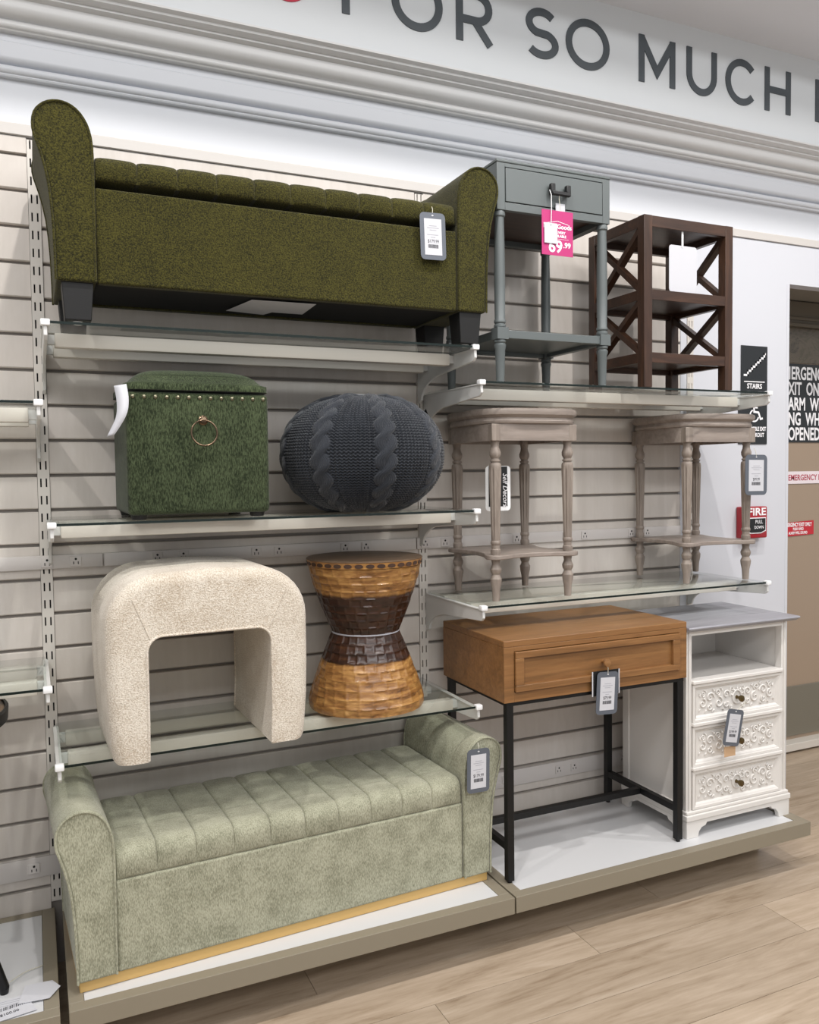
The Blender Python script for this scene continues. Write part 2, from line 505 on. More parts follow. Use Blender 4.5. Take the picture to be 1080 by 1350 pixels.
# lower moulding: bead and ovolo
p = [(0, 1.424), (-.018, 1.424), (-.021, 1.428), (-.021, 1.430)] + arc((-.021, 1.442), .011, -90, -270, 8) + [(-.012, 1.455), (-.012, 1.458)]
p += arc((-.012, 1.474), .016, -90, -180, 8, 1.4) + [(-.0345, 1.512), (-.032, 1.515), (-.032, 1.535), (0, 1.535)]
struct(MB().prism(p, -2.6, 5.6, 'yz').build('trim_2', 'upper', smooth=True, sharp=30))
# crown under the sign
p = [(0, 1.535), (-.052, 1.535), (-.055, 1.538), (-.055, 1.540)] + arc((-.056, 1.549), .010, -90, -270, 8) + [(-.05, 1.560), (-.05, 1.566)]
p += arc((-.05, 1.590), .024, -90, -180, 10, 1.45) + [(-.088, 1.606), (-.108, 1.610), (-.108, 1.616), (-.113, 1.616), (-.132, 1.622), (-.134, 1.628), (-.150, 1.632), (-.150, 1.638), (-.14, 1.641), (0, 1.641)]
struct(MB().prism(p, -2.6, 5.6, 'yz').build('trim_3', 'mould', smooth=True, sharp=30))
struct(MB().box(-2.6, 5.6, -.14, 0, 1.641, 1.99).build('wall_fascia', 'sign_face'))

# fascia lettering by strokes
def stroke(pts, wd, y0, y1, mb, closed=False):
    n = len(pts); L = []; Rr = []
    for i, p_ in enumerate(pts):
        if closed: a_, b_ = pts[i - 1], pts[(i + 1) % n]
        else: a_, b_ = pts[max(i - 1, 0)], pts[min(i + 1, n - 1)]
        if 0 < i < n - 1 or closed:
            d1 = Vector((p_[0] - a_[0], p_[1] - a_[1])).normalized(); d2 = Vector((b_[0] - p_[0], b_[1] - p_[1])).normalized()
            t = (d1 + d2).normalized(); k = 1 / max(.35, t.dot(d1))
        else:
            t = Vector((b_[0] - a_[0], b_[1] - a_[1])).normalized(); k = 1
        nx, nz = -t.y * wd / 2 * k, t.x * wd / 2 * k
        L.append((p_[0] + nx, p_[1] + nz)); Rr.append((p_[0] - nx, p_[1] - nz))
    for i in range(n if closed else n - 1):
        j = (i + 1) % n
        q = [L[i], L[j], Rr[j], Rr[i]]
        mb.prism(q, y0, y1, 'xz')
sign = thing('wall_lettering', 'charcoal capital letters reading FOR SO MUCH on the white fascia', 'lettering', (1.9, -.14, 1.735))
Z0_, Z1_ = 1.737, 1.908
H_ = Z1_ - Z0_; W_ = .026
def letter(ch, x0, x1, col='letter'):
    mb = MB(); a, b_ = x0 + W_ / 2, x1 - W_ / 2; zb, zt = Z0_, Z1_; mid = (x0 + x1) / 2
    y0, y1 = -.1435, -.1402
    cnt = [0]
    def st(pts, closed=False):
        cnt[0] += 1
        stroke(pts, W_, y0 - cnt[0] * .00012, y1, mb, closed)
    if ch == 'F': st([(a, zb), (a, zt)]); st([(a, zt - W_ / 2), (x1, zt - W_ / 2)]); st([(a, zb + H_ * .48), (x1 - .012, zb + H_ * .48)])
    if ch == 'L': st([(a, zt), (a, zb)]); st([(a, zb + W_ / 2), (x1, zb + W_ / 2)])
    if ch == 'H': st([(a, zb), (a, zt)]); st([(b_, zb), (b_, zt)]); st([(a, zb + H_ * .5), (b_, zb + H_ * .5)])
    if ch == 'E': st([(a, zb), (a, zt)]); [st([(a, z), (x1, z)]) for z in (zb + W_ / 2, zb + H_ * .5, zt - W_ / 2)]
    if ch == 'O' or ch == 'C':
        cx, cz = mid, (zb + zt) / 2; rx, rz_ = (b_ - a) / 2, H_ / 2 - W_ / 2 + .003
        if ch == 'O': st([(cx + rx * cos(2 * pi * i / 40), cz + rz_ * sin(2 * pi * i / 40)) for i in range(40)], True)
        else:
            rx *= 1.12; cx += rx * .10
            st([(cx + rx * cos(radians(t)), cz + rz_ * sin(radians(t))) for t in np.linspace(42, 318, 34)])
    if ch == 'U':
        rx = (b_ - a) / 2; cz = zb + W_ / 2 + rx
        st([(a, zt)] + [(mid + rx * cos(radians(t)), cz + (rx + .002) * sin(radians(t))) for t in np.linspace(180, 360, 20)] + [(b_, zt)])
    if ch == 'S':
        rx = (b_ - a) / 2; r2 = H_ / 4 - W_ / 4 + .001; ct, cb = zt - W_ / 2 - r2, zb + W_ / 2 + r2
        up = [(mid + rx * .93 * cos(radians(t)), ct + r2 * sin(radians(t))) for t in np.linspace(35, 245, 18)]
        dn = [(mid + rx * cos(radians(t)), cb + r2 * sin(radians(t))) for t in np.linspace(65, -145, 18)]
        st(up + dn)
    if ch == 'M':
        st([(a, zb), (a, zt)]); st([(b_, zb), (b_, zt)])
        st([(a + .002, zt - .012), (mid, zb + H_ * .26), (b_ - .002, zt - .012)])
    if ch == 'R':
        st([(a, zb), (a, zt)]); r2 = H_ * .265 ; xr = x1 - r2 - W_ / 2 - .006; cz = zt - W_ / 2 - r2 + .003
        st([(a, zt - W_ / 2), (xr, zt - W_ / 2)] + [(xr + r2 * cos(radians(t)), cz + (r2 - .003) * sin(radians(t))) for t in np.linspace(80, -80, 12)] + [(xr, cz - r2 + .003), (a, cz - r2 + .003)])
        st([(xr - .01, cz - r2 + .003), (x1 - .014, zb)])
    o = mb.build('letter', col, sign); return o
for ch, x0, x1 in (('F', .896, 1.01), ('O', 1.065, 1.248), ('R', 1.298, 1.442), ('S', 1.566, 1.704), ('O', 1.735, 1.925), ('M', 2.059, 2.231),
                   ('U', 2.287, 2.438), ('C', 2.484, 2.640), ('H', 2.692, 2.835), ('L', 2.978, 3.10)):
    letter(ch, x0, x1)
lo = letter('O', .64, .80, 'red_letter'); lo['label'] = 'red round letter at the cropped start of the lettering'

# recess with the exit door on the right
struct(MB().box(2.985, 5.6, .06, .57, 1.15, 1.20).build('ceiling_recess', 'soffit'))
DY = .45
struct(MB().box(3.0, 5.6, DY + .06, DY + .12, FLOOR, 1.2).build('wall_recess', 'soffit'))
door = thing('door_1', '', None, (4.0, DY, FLOOR)); door['kind'] = 'structure'
def D3(x0, x1, y0, y1, z0, z1, n, m_, bv=.002):
    return MB().box(x0, x1, DY + y0, DY + y1, z0, z1).build(n, m_, door, bevel=bv)
D3(3.2, 4.7, -.02, .05, FLOOR + .05, .835, 'door_panel', 'door')
D3(3.25, 4.65, -.028, -.021, FLOOR + .07, -.83, 'kick_plate', 'kick')
D3(3.1, 4.8, -.02, .05, .835, 1.016, 'door_glass', 'doorglass')
D3(3.05, 4.8, -.05, .05, 1.016, 1.033, 'door_frame', 'frame')
D3(3.05, 4.8, -.035, .05, 1.033, 1.145, 'transom_panel', 'frame')
D3(3.05, 4.8, -.045, -.036, 1.05, 1.065, 'door_frame', 'frame')
D3(3.05, 4.8, -.08, .05, FLOOR + .012, FLOOR + .05, 'threshold', 'rail')
D3(3.05, 4.8, -.02, .05, FLOOR, FLOOR + .012, 'threshold_gap', 'black', 0)

# wall uprights with real slots
def upright(X, label, z0=FLOOR + .2, z1=1.262):
    t = thing('slotted_upright', label, 'upright', (X, 0, z0), group='slotted wall uprights')
    mb = MB()
    for a_, b_ in ((-.016, -.0094), (-.0052, .0052), (.0094, .016)): mb.box(X + a_, X + b_, -.004, .012, z0, z1)
    z = -.022 - .0508 * 19 - .012
    lastz = z0
    while True:
        if z > z1: break
        if z > z0:
            for a_, b_ in ((-.0094, -.0052), (.0052, .0094)): mb.box(X + a_, X + b_, -.004, .001, lastz, z)
        lastz = max(z + .025, z0); z += .0508
    for a_, b_ in ((-.0094, -.0052), (.0052, .0094)): mb.box(X + a_, X + b_, -.004, .001, lastz, z1)
    mb.build('channel', 'upright', t)
    MB().box(X - .0155, X + .0155, .0115, .0135, z0, z1).build('slot_back', 'hole', t)
    return t
upright(0, 'pale slotted wall upright at the left beside the olive bench')
upright(B, 'pale slotted wall upright in the middle behind the knit pouf')
upright(2 * B, 'pale slotted wall upright at the right edge of the slat boards')

# outlet strips
def outlet_proto(parent):
    o = rbox(-.016, .016, -.013, -.010, -.015, .015, .0015, 2).build('outlet', 'strip', parent, origin=(0, -.011, 0))
    h = MB()
    h.box(-.0075, -.005, -.0134, -.0128, -.009, -.001); h.box(.005, .0075, -.0134, -.0128, -.009, -.001)
    h.prism([(.0035 * cos(2 * pi * i / 10), .0065 + .0035 * sin(2 * pi * i / 10)) for i in range(10)], -.0134, -.0128)
    hb = h.build('socket_hole', 'hole', o, origin=(0, -.013, 0))
    return o
def strip(zc, hh, xs, label):
    t = thing('power_strip', label, 'power strip', (.6, 0, zc), group='outlet strips')
    for (x0, x1) in ((-1.2, .155), (.159, B * 1 - .03), (B - .026, 2.385)):
        rbox(x0, x1, -.010, -.0005, zc - hh, zc + hh, .002, 2).build('housing', 'strip', t, smooth=True)
    BASE[t] = Vector((.6, 0, zc))
    p_ = outlet_proto(t)
    BASE_o = Vector((0, -.011, 0))
    for i, x in enumerate(xs):
        if i == 0: o = p_
        else:
            o = p_.copy(); COL.objects.link(o); o.parent = t
            for ch in [k for k in list(COL.objects) if k.parent == p_]:
                c_ = ch.copy(); COL.objects.link(c_); c_.parent = o
        o.location = Vector((x, -.0, zc)) - Vector((.6, 0, zc)) + Vector((0, -.0, 0))
        o.location.y = 0.001
    for o in [k for k in list(COL.objects) if k.parent == t and k.name.startswith('outlet')]: o.location.y = -.011
    return t
strip(.051, .020, (-.3, -.22, .002, .08, .313, .391, .621, .696, .925, 1.0, 1.224, 1.302, 1.51, 1.599, 1.82, 1.906, 2.13, 2.21), 'long beige outlet strip running between the middle shelves')
strip(-.848, .030, (-.33, -.06, .25, .33, .56, .64, .87, .95, 1.18, 1.265, 1.545, 1.782, 1.853, 2.087, 2.165), 'low beige outlet strip behind the desk near the platform')

# ------------------------------------------------------------------ shelves
def shelf(x0, x1, zt, label, yf=-.415, rail=True, frailz=.022):
    """x0/x1 = upright positions; zt = top of the glass"""
    t = thing('glass_shelf', label, 'shelf', ((x0 + x1) / 2, 0, zt), group='glass wall shelves')
    gl = rbox(x0 + .012, x1 - .012, yf, -.012, zt - .008, zt, .0012, 2).build('glass_pane', 'glass', t, smooth=True)
    # front edge of the pane reads dark green
    MB().box(x0 + .02, x1 - .02, yf - .0012, yf - .0002, zt - .0072, zt - .0008).build('pane_edge', 'glassedge', gl, origin=None)
    for X in (x0 + .0105, x1 - .0105):
        zb = zt - .0085
        poly = [(-.006, zb), (yf + .012, zb), (yf, zb - .004), (yf - .002, zb - .028), (yf + .01, zb - .038)]
        poly += [(-.20, zb - .052)] + [(-.20 + .17 * sin(radians(a_)), zb - .052 - .075 * (1 - cos(radians(a_)))) for a_ in (15, 30, 45, 60, 75, 88)] + [(-.006, zb - .135)]
        b_ = MB().prism(poly, X - .0045, X + .0045, 'yz').build('bracket', 'bracket', t, bevel=.0015)
        rbox(X - .011, X + .011, yf - .008, yf + .014, zt - .013, zt + .003, .003, 2).build('end_cap', 'cap', b_, smooth=True)
        MB().box(X - .0075 , X + .0075, yf + .012, -.02, zb - .004, zb + .0002).build('bracket_lip', 'bracket', b_, bevel=.001)
    for yr in (-.272, -.08):
        r_o = rbox(x0 + .034, x1 - .034, yr - .018, yr + .018, zt - .046, zt - .0095, .003, 2).build('cross_rail', 'rail', t, smooth=True)
        for xa, xb in ((x0 + .0155, x0 + .034), (x1 - .034, x1 - .0155)):
            MB().box(xa, xb, yr - .010, yr + .012, zt - .038, zt - .014).build('rail_hook', 'bracket', r_o)
    return t
ZT = dict(a=.683, b=.184, c=-.424, d=.578, e=-.117)
shelf(0, B, ZT['a'], 'upper left glass shelf holding the olive green bench')
shelf(0, B, ZT['b'], 'middle left glass shelf holding the green cube ottoman and the knit pouf')
shelf(0, B, ZT['c'], 'lower left glass shelf holding the cream stool and the drum table')
shelf(B, 2 * B, ZT['d'], 'upper right glass shelf holding the grey nightstand and brown shelf unit')
shelf(B, 2 * B, ZT['e'], 'lower right glass shelf holding two whitewashed accent tables')
shelf(-B, 0, .487, 'glass shelf end cut off by the left edge, level with the cube ottoman')
shelf(-B, 0, -.224, 'glass shelf end cut off by the left edge, level with the cream stool')

# ------------------------------------------------------------------ platforms
ZP = -.982
def platform(x0, x1, label):
    t = thing('display_platform', label, 'platform', ((x0 + x1) / 2, -.28, FLOOR), group='display platforms')
    MB().box(x0 + .03, x1 - .03, -.34, -.002, FLOOR, ZP - .05).build('plinth', 'platform', t)
    fr = MB()
    fr.box(x0, x1, -.55, -.515, ZP - .048, ZP + .002); fr.box(x0, x0 + .035, -.515, -.002, ZP - .048, ZP + .002)
    fr.box(x1 - .035 if x1 < 2 else x1 - .045, x1, -.515, -.002, ZP - .048, ZP + .002); fr.box(x0 + .035, x1 - .035, -.03, -.002, ZP - .048, ZP + .002)
    fr.build('edge_frame', 'platform', t, bevel=.0012)
    MB().box(x0 + .036, x1 - (.036 if x1 < 2 else .046), -.514, -.031, ZP - .03, ZP).build('deck_board', 'deck', t)
    return t
platform(-1.2, -.008, 'taupe edged display platform cut off at the bottom left')
platform(.012, 1.252, 'taupe edged white display platform under the sage green bench')
platform(1.258, 2.50, 'taupe edged white display platform under the desk and dresser')

# ------------------------------------------------------------------ storage benches
ARM = [(-.094, 0), (-.096, .125), (-.104, .23), (-.119, .30), (-.133, .345), (-.136, .372), (-.131, .397), (-.118, .415), (-.100, .427), (-.078, .432), (-.056, .429), (-.036, .418), (-.019, .398), (-.007, .37), (-.001, .33), (0, .27), (0, 0)]
def catmull(pts, n=4):
    out = []
    for i in range(len(pts) - 1):
        p0 = pts[max(i - 1, 0)]; p1 = pts[i]; p2 = pts[i + 1]; p3 = pts[min(i + 2, len(pts) - 1)]
        for k in range(n):
            t = k / n
            out.append(tuple(.5 * ((2 * p1[j]) + (-p0[j] + p2[j]) * t + (2 * p0[j] - 5 * p1[j] + 4 * p2[j] - p3[j]) * t * t + (-p0[j] + 3 * p1[j] - 3 * p2[j] + p3[j]) * t ** 3) for j in range(len(p1))))
    out.append(tuple(pts[-1])); return out

def channel_cushion(x0, x1, yf, yb, z0, z1, n, puff, seam, rf=.035):
    """cushion with n channels running front to back"""
    prof = [(yf + .004, z0)] + [(yf, z0 + .008)]
    hh = z1 - z0
    prof += [(yf, z0 + hh - rf)] + [(yf + rf - rf * cos(radians(a_)), z1 - rf + rf * sin(radians(a_))) for a_ in (15, 30, 45, 60, 75, 90)]
    m_ = 10
    prof += [(yf + rf + (yb - yf - 2 * rf) * i / m_, z1) for i in range(1, m_ + 1)]
    prof += [(yb - rf + rf * sin(radians(a_)), z1 - rf + rf * cos(radians(a_))) for a_ in (30, 60, 90)] + [(yb, z0)]
    FR = [0, .012, .03, .07, .15, .3, .5, .7, .85, .93, .97, .988, 1]; nu = 12
    mb = MB(); rows = []
    N = len(prof)
    nrm = []
    for i in range(N):
        a_ = prof[max(i - 1, 0)]; b_ = prof[min(i + 1, N - 1)]
        d = Vector((b_[0] - a_[0], b_[1] - a_[1])).normalized(); nrm.append((-d.y, d.x))
    vs = []; nc = n * nu + 1
    for c_ in range(nc):
        cell = min(c_ // nu, n - 1); f_ = FR[c_ - cell * nu]
        x = x0 + (x1 - x0) * (cell + f_) / n
        s_ = max(0, 1 - abs(2 * f_ - 1) ** 5) ** .5
        edge = 1.0
        if c_ in (0, nc - 1): edge = 0; s_ = 0
        for i in range(N):
            mid = sin(pi * min(1, max(0, (i / (N - 1))))) ** .5
            h = -seam + (seam + puff) * s_
            if c_ == 0 or c_ == nc - 1: h = -seam * 2
            h *= min(1, i / 2) if i < N - 2 else 0
            vs.append((x, prof[i][0] + nrm[i][0] * h, prof[i][1] + nrm[i][1] * h))
    fs = [(c_ * N + i, c_ * N + i + 1, (c_ + 1) * N + i + 1, (c_ + 1) * N + i) for c_ in range(nc - 1) for i in range(N - 1)]
    fs.append(tuple(range(N))); fs.append(tuple((nc - 1) * N + i for i in range(N - 1, -1, -1)))
    fs.append(tuple([c_ * N for c_ in range(nc)] + [c_ * N + N - 1 for c_ in range(nc - 1, -1, -1)]))
    mb.add(vs, fs)
    return mb

def bench(label, xa, xb, yf, yb, z0, fab, cx, rz, gap, legs, basecol=None):
    """xa/xb = inner arm seams, z0 = underside of the upholstery"""
    t = thing('storage_bench', label, 'bench', (cx, (yf + yb) / 2, z0 if not legs else z0 - .095), rz)
    for s_, X in ((1, xa), (-1, xb)):
        prof = catmull(ARM[:-1], 2) + [ARM[-1]]
        poly = [(X + s_ * q[0], z0 + q[1]) for q in prof]
        a_ = MB().prism(poly, yf - .006, yb, 'xz').build('arm', fab, t, smooth=True, bevel=.006, seg=3, sharp=35)
        pts = [(X + s_ * q[0] * .985 - s_ * .002, yf - .007, z0 + q[1] * .992) for q in prof[:-1]] + [(X - s_ * .003, yf - .007, z0 + .1), (X - s_ * .003, yf - .007, z0 + .002)]
        MB().tube(pts, .0032, 8).build('piping', fab, a_, smooth=True)
        pts = [(X + s_ * q[0], yb - .002, z0 + q[1]) for q in prof[:-1]]
        MB().tube(pts, .003, 6).build('piping', fab, a_, smooth=True)
    ztop = z0 + .235
    MB().box(xa + .001, xb - .001, yf, yf + .03, z0, ztop).build('front_panel', fab, t, bevel=.006, seg=3)
    MB().box(xa + .001, xb - .001, yb - .03, yb, z0, ztop).build('back_panel', fab, t, bevel=.006, seg=3)
    MB().box(xa, xb, yf + .031, yb - .031, z0 + .004, z0 + .016).build('bottom_cover', 'under', t)
    MB().box(xa + .002, xb - .002, yf + .031, yb - .031, ztop - .03, ztop - .02).build('gap_shade_sheet', 'under', t)  # black sheet stands in for the shade inside the lid gap
    channel_cushion(xa + .003, xb - .004, yf + .002, yb - .005, ztop + gap, (ztop + .080 if gap else ztop + .078), 10, .003, .0045 if gap else .006, .034 if not gap else .028).build('lid_cushion', fab, t, smooth=True, sharp=60)
    if legs:
        for X0 in (xa - .082, xb + .008):
            for Y0 in (yf + .004, yb - .075):
                l_ = MB().taper(X0, X0 + .074, Y0, Y0 + .072, z0 - .092, z0, .006, .006).build('leg', 'blackleg', t, bevel=.002)
                MB().lathe([(z0 - .099, .010), (z0 - .095, .012), (z0 - .092, .012)], X0 + .037, Y0 + .036, 16).build('foot_glide', 'cap', l_, smooth=True)
    if basecol:
        MB().box(xa - .09, xb + .09, yf + .006, yb - .01, z0 - .030, z0 - .0003).build('plinth_base', basecol, t, bevel=.002)
    return t
bench('olive green boucle storage bench with rolled arms on the top left shelf', .132, 1.144, -.425, -.10, .780, 'olive', .64, 0, .020, True)
# label paper under the olive bench
lp = MB()
lp.add([(.50, -.20, .778), (.535, -.37, .779), (.715, -.385, .777), (.72, -.235, .7755), (.63, -.225, .7775), (.61, -.2, .7735)], [(0, 1, 2, 3, 4, 5)])
lpo = lp.build('paper_label', 'tagpaper', None)
sd = lpo.modifiers.new('thick', 'SOLIDIFY'); sd.thickness = .0006
tag(lpo, 'creased white paper label stapled under the olive green bench', 'label')
bench('pale sage green channelled storage bench on the low platform', .118, 1.134, -.455, -.06, -.951, 'sage', .62, radians(3.1), .0, False, 'gold')

# ------------------------------------------------------------------ price tags
def price_tag(label, cx, y, zt, w_, h_, price, tilt=0, strapto=None, yaw=0, bend=0):
    """slate bordered tag hanging from its top edge at (cx, zt)"""
    t = thing('price_tag', label, 'price tag', (cx, y, zt), rot=(0, tilt, yaw), group='slate bordered price tags')
    r = w_ * .16
    x0, x1, z0, z1 = cx - w_ / 2, cx + w_ / 2, zt - h_, zt
    poly = []
    for (ax, az, a0) in ((x1 - r, z1 - r, 0), (x0 + r, z1 - r, 90), (x0 + r, z0 + r, 180), (x1 - r, z0 + r, 270)):
        poly += [(ax + r * cos(radians(a0 + k * 22.5)), az + r * sin(radians(a0 + k * 22.5))) for k in range(5)]
    MB().prism(poly, y - .0015, y, 'xz').build('border', 'tagframe', t)
    px0, px1, pz0, pz1 = x0 + w_ * .16, x1 - w_ * .16, z0 + h_ * .10, z1 - h_ * .13
    pp = MB().box(px0, px1, y - .0022, y - .0014, pz0, pz1).build('paper', 'tagpaper', t)
    ph = pz1 - pz0; pw = px1 - px0
    ln_ = MB()
    for fz, a_, b_ in ((.80, .28, .72), (.74, .16, .84), (.68, .30, .70), (.55, .16, .80), (.48, .36, .62)):
        ln_.box(px0 + pw * a_, px0 + pw * b_, y - .0026, y - .0021, pz0 + ph * fz, pz0 + ph * (fz + .016))
    ln_.build('fine_print', 'inkl', pp)
    rr = random.Random(sum(map(ord, label))); br = MB(); xx = px0 + pw * .2
    while xx < px0 + pw * .78:
        ww = pw * rr.choice((.012, .02, .03)); br.box(xx, xx + ww, y - .0026, y - .0021, pz0 + ph * .19, pz0 + ph * .29); xx += ww + pw * rr.choice((.012, .02))
    br.build('barcode', 'ink', pp)
    text('price', price, ph * .135, (cx, y - .0022, pz0 + ph * .375), 'ink', t, sx=.8)
    MB().prism([(cx + .0035 * cos(2 * pi * i / 10), zt - h_ * .06 + .002 * sin(2 * pi * i / 10)) for i in range(10)], y - .0022, y - .0014).build('punch_hole', 'tagpaper', t)
    if strapto:
        MB().tube([(cx, y - .001, zt - h_ * .06), (cx + (strapto[0] - cx) * .5, (y + strapto[1]) / 2 - .004, (zt + strapto[2]) / 2), strapto], .0011, 6).build('string', 'cord', t)
    return t
price_tag('slate bordered price tag hanging on the front of the olive bench', 1.054, -.442, 1.054, .082, .135, '$179.99', radians(-1.5), (1.06, -.43, 1.075))
price_tag('slate bordered price tag hanging on the right arm of the sage bench', 1.186, -.452, -.545, .078, .135, '$179.99', radians(1), (1.19, -.44, -.53))

# ------------------------------------------------------------------ green cube ottoman
def cube_ottoman():
    x0, x1, yf, yb, z0 = .195, .572, -.385, -.03, ZT['b']
    t = thing('cube_ottoman', 'square moss green storage ottoman with nailheads and a ring pull', 'ottoman', ((x0 + x1) / 2, -.2, z0))
    rbox(x0, x1, yf, yb, z0 + .012, z0 + .336, .014, 4).build('body', 'moss', t, smooth=True, sharp=60)
    # domed lid
    nx, ny = 26, 26; vs = []; fs = []
    for i in range(nx + 1):
        for j in range(ny + 1):
            u = -1 + 2 * i / nx; v_ = -1 + 2 * j / ny
            # superellipse plan rounding
            k = max(abs(u), abs(v_)); l_ = (abs(u) ** 14 + abs(v_) ** 14) ** (1 / 14) if k > 0 else 1
            sc_ = k / l_ if l_ > 0 else 1
            e = k
            z = z0 + .337 + .058 * (1 - e ** 7) + .012 * (1 - u * u) * (1 - v_ * v_)
            # tufts along a cross
            d = math.hypot(u * .9, v_ * .9)
            z -= .006 * math.exp(-(d / .16) ** 2)
            vs.append(((x0 + x1) / 2 + u * sc_ * (x1 - x0 + .006) / 2, (yf + yb) / 2 + v_ * sc_ * (yb - yf + .006) / 2, z))
    for i in range(nx):
        for j in range(ny):
            a_ = i * (ny + 1) + j; fs.append((a_, a_ + ny + 1, a_ + ny + 2, a_ + 1))
    mb = MB().add(vs, fs)
    n0 = len(mb.v); rim = [i * (ny + 1) for i in range(nx + 1)] + [nx * (ny + 1) + j for j in range(1, ny + 1)] + [i * (ny + 1) + ny for i in range(nx - 1, -1, -1)] + [j for j in range(ny - 1, 0, -1)]
    for q in rim: mb.v.append((mb.v[q][0], mb.v[q][1], z0 + .341))
    L_ = len(rim); 
    mb.f.append(tuple(n0 + k for k in range(L_)))
    for k in range(L_): mb.f.append((rim[k], rim[(k + 1) % L_], n0 + (k + 1) % L_, n0 + k))
    for q in rim: mb.v[q] = (mb.v[q][0], mb.v[q][1], z0 + .357)
    mb.build('lid', 'moss', t, smooth=True, sharp=75)
    pz = None
    for k in range(13):
        X = x0 + .018 + k * (x1 - x0 - .033) / 12
        if pz is None:
            pz = MB().ball((X, yf, z0 + .322), .0058, sy=.6, n=10, m_=6).build('nailhead', 'brass', t, smooth=True, origin=(X, yf, z0 + .322))
        else:
            o = pz.copy(); COL.objects.link(o); o.parent = t; o.location = Vector((X, yf, z0 + .322)) - BASE[t]
    cx = x0 + .197; zr = z0 + .262
    r_ = MB().lathe([(-.003, .0001), (0, .013), (.003, .013), (.006, .009), (.012, .008), (.014, .0001)], 0, 0, 20)
    r_.v = [(cx + v_[0], yf + .002 - v_[2], zr + v_[1]) for v_ in r_.v]
    ro = r_.build('rosette', 'ringmetal', t, smooth=True)
    MB().tube([(cx + .034 * sin(a_), yf - .010 - .004 * (1 - cos(a_)), zr - .034 + .034 * cos(a_)) for a_ in np.linspace(0, 2 * pi, 36, endpoint=False)], .0024, 8, True).build('pull_ring', 'ringmetal', t, smooth=True)
    for X in (x0 + .03, x1 - .03):
        for Y in (yf + .035, yb - .03):
            MB().lathe([(z0, .018), (z0 + .014, .022)], X, Y, 16).build('foot', 'blackleg', t)
cube_ottoman()
# curled white tag at the left edge of the ottoman
pts = catmull([(.172, -.400, .532), (.176, -.412, .49), (.170, -.418, .45), (.145, -.408, .402)], 5)
vs = []
for i, q in enumerate(pts):
    ww = .030 - .014 * (i / len(pts)) ** 2
    vs += [(q[0] - ww / 2 + .01, q[1] + .004, q[2] - .002), (q[0] + ww / 2 + .01, q[1] - .004, q[2] + .003)]
mb = MB().add(vs, [(2 * i, 2 * i + 1, 2 * i + 3, 2 * i + 2) for i in range(len(pts) - 1)])
o = mb.build('paper_tag', 'tagpaper', None, smooth=True); sd = o.modifiers.new('thick', 'SOLIDIFY'); sd.thickness = .0008
tag(o, 'curled blank white tag at the left edge of the green cube ottoman', 'tag')

# ------------------------------------------------------------------ knitted pouf
def pouf():
    cx, cy, zb = .898, -.262, ZT['b']
    RX, RY, RZ = .248, .235, .176
    t = thing('knitted_pouf', 'round charcoal cable knit pouf on the middle left shelf', 'pouf', (cx, cy, zb))
    NL, NP = 640, 260
    th = np.linspace(-pi / 2, pi / 2, NP + 1)[:, None]
    ph = np.linspace(0, 2 * pi, NL, endpoint=False)[None, :]
    # squashed: superellipse profile
    ct = np.abs(np.cos(th)) ** .82; st_ = np.sign(np.sin(th)) * np.abs(np.sin(th)) ** .95
    s_ = th * RZ * 1.25            # arc length along a meridian
    K = 8
    phc = 2 * pi / K
    off = radians(-95)            # aligns one cable with the front
    q = ((ph - off) / phc + .5) % 1 - .5      # -0.5..0.5 about a cable
    xw = q * phc * (ct * RX)                  # metres from cable centre line
    hw = .034 * (.25 + .75 * ct)
    amp = hw * .50
    wv = 2 * pi / .060
    h = np.zeros_like(xw)
    for sg in (0, pi):
        cc = amp * np.sin(wv * s_ / 2 + sg)
        d = (xw - cc) / (hw * .56)
        over = .5 + .5 * np.cos(wv * s_ / 2 + sg)
        rope = np.clip(1 - d ** 2, 0, 1) ** .5 * (.005 + .0045 * over)
        rope += np.where(rope > 0, .0018 * np.cos(2 * pi * (xw - cc) / .0068), 0) * (rope > .003)
        h = np.maximum(h, rope)
    groove = -.0025 * np.exp(-((np.abs(xw) - hw * 1.25) / .0035) ** 2)
    garter = .0042 * np.sin(2 * pi * (s_ / .0105) + 1.5 * np.sin(2 * pi * q * phc * RX / .013))
    fade = np.clip(ct * 1.3, 0, 1)
    h = np.where(h > .0005, h, garter * fade) + groove
    h = h * np.clip(ct * 3, 0, 1)
    x = (RX + h) * ct * np.cos(ph); y = (RY + h) * ct * np.sin(ph); z = (RZ + h) * st_ * np.ones_like(ph)
    z = np.maximum(z, -RZ * .985)
    V = np.stack([x, y, z + RZ * .985], -1).reshape(-1, 3)
    idx = np.arange((NP + 1) * NL).reshape(NP + 1, NL)
    a_ = idx[:-1]; b_ = np.roll(idx, -1, 1)[:-1]; c_ = np.roll(idx, -1, 1)[1:]; d_ = idx[1:]
    Fq = np.stack([a_, b_, c_, d_], -1).reshape(-1, 4)
    me = bpy.data.meshes.new('knit_cover')
    me.vertices.add(len(V)); me.vertices.foreach_set('co', V.ravel())
    me.loops.add(Fq.size); me.loops.foreach_set('vertex_index', Fq.ravel())
    me.polygons.add(len(Fq)); me.polygons.foreach_set('loop_start', np.arange(0, Fq.size, 4)); me.polygons.foreach_set('loop_total', np.full(len(Fq), 4))
    me.update(); me.validate(); me.polygons.foreach_set('use_smooth', [True] * len(Fq))
    me.materials.append(M['knit'])
    o = bpy.data.objects.new('knit_cover', me); COL.objects.link(o); o.parent = t
    MB().lathe([(zb + 2 * RZ * .985 - .006, .045), (zb + 2 * RZ * .985 + .002, .043), (zb + 2 * RZ * .985 + .005, .03), (zb + 2 * RZ * .985 + .006, .001)], cx - .015, cy, 28).build('top_gather', 'knit', t, smooth=True)
    return t
pouf()
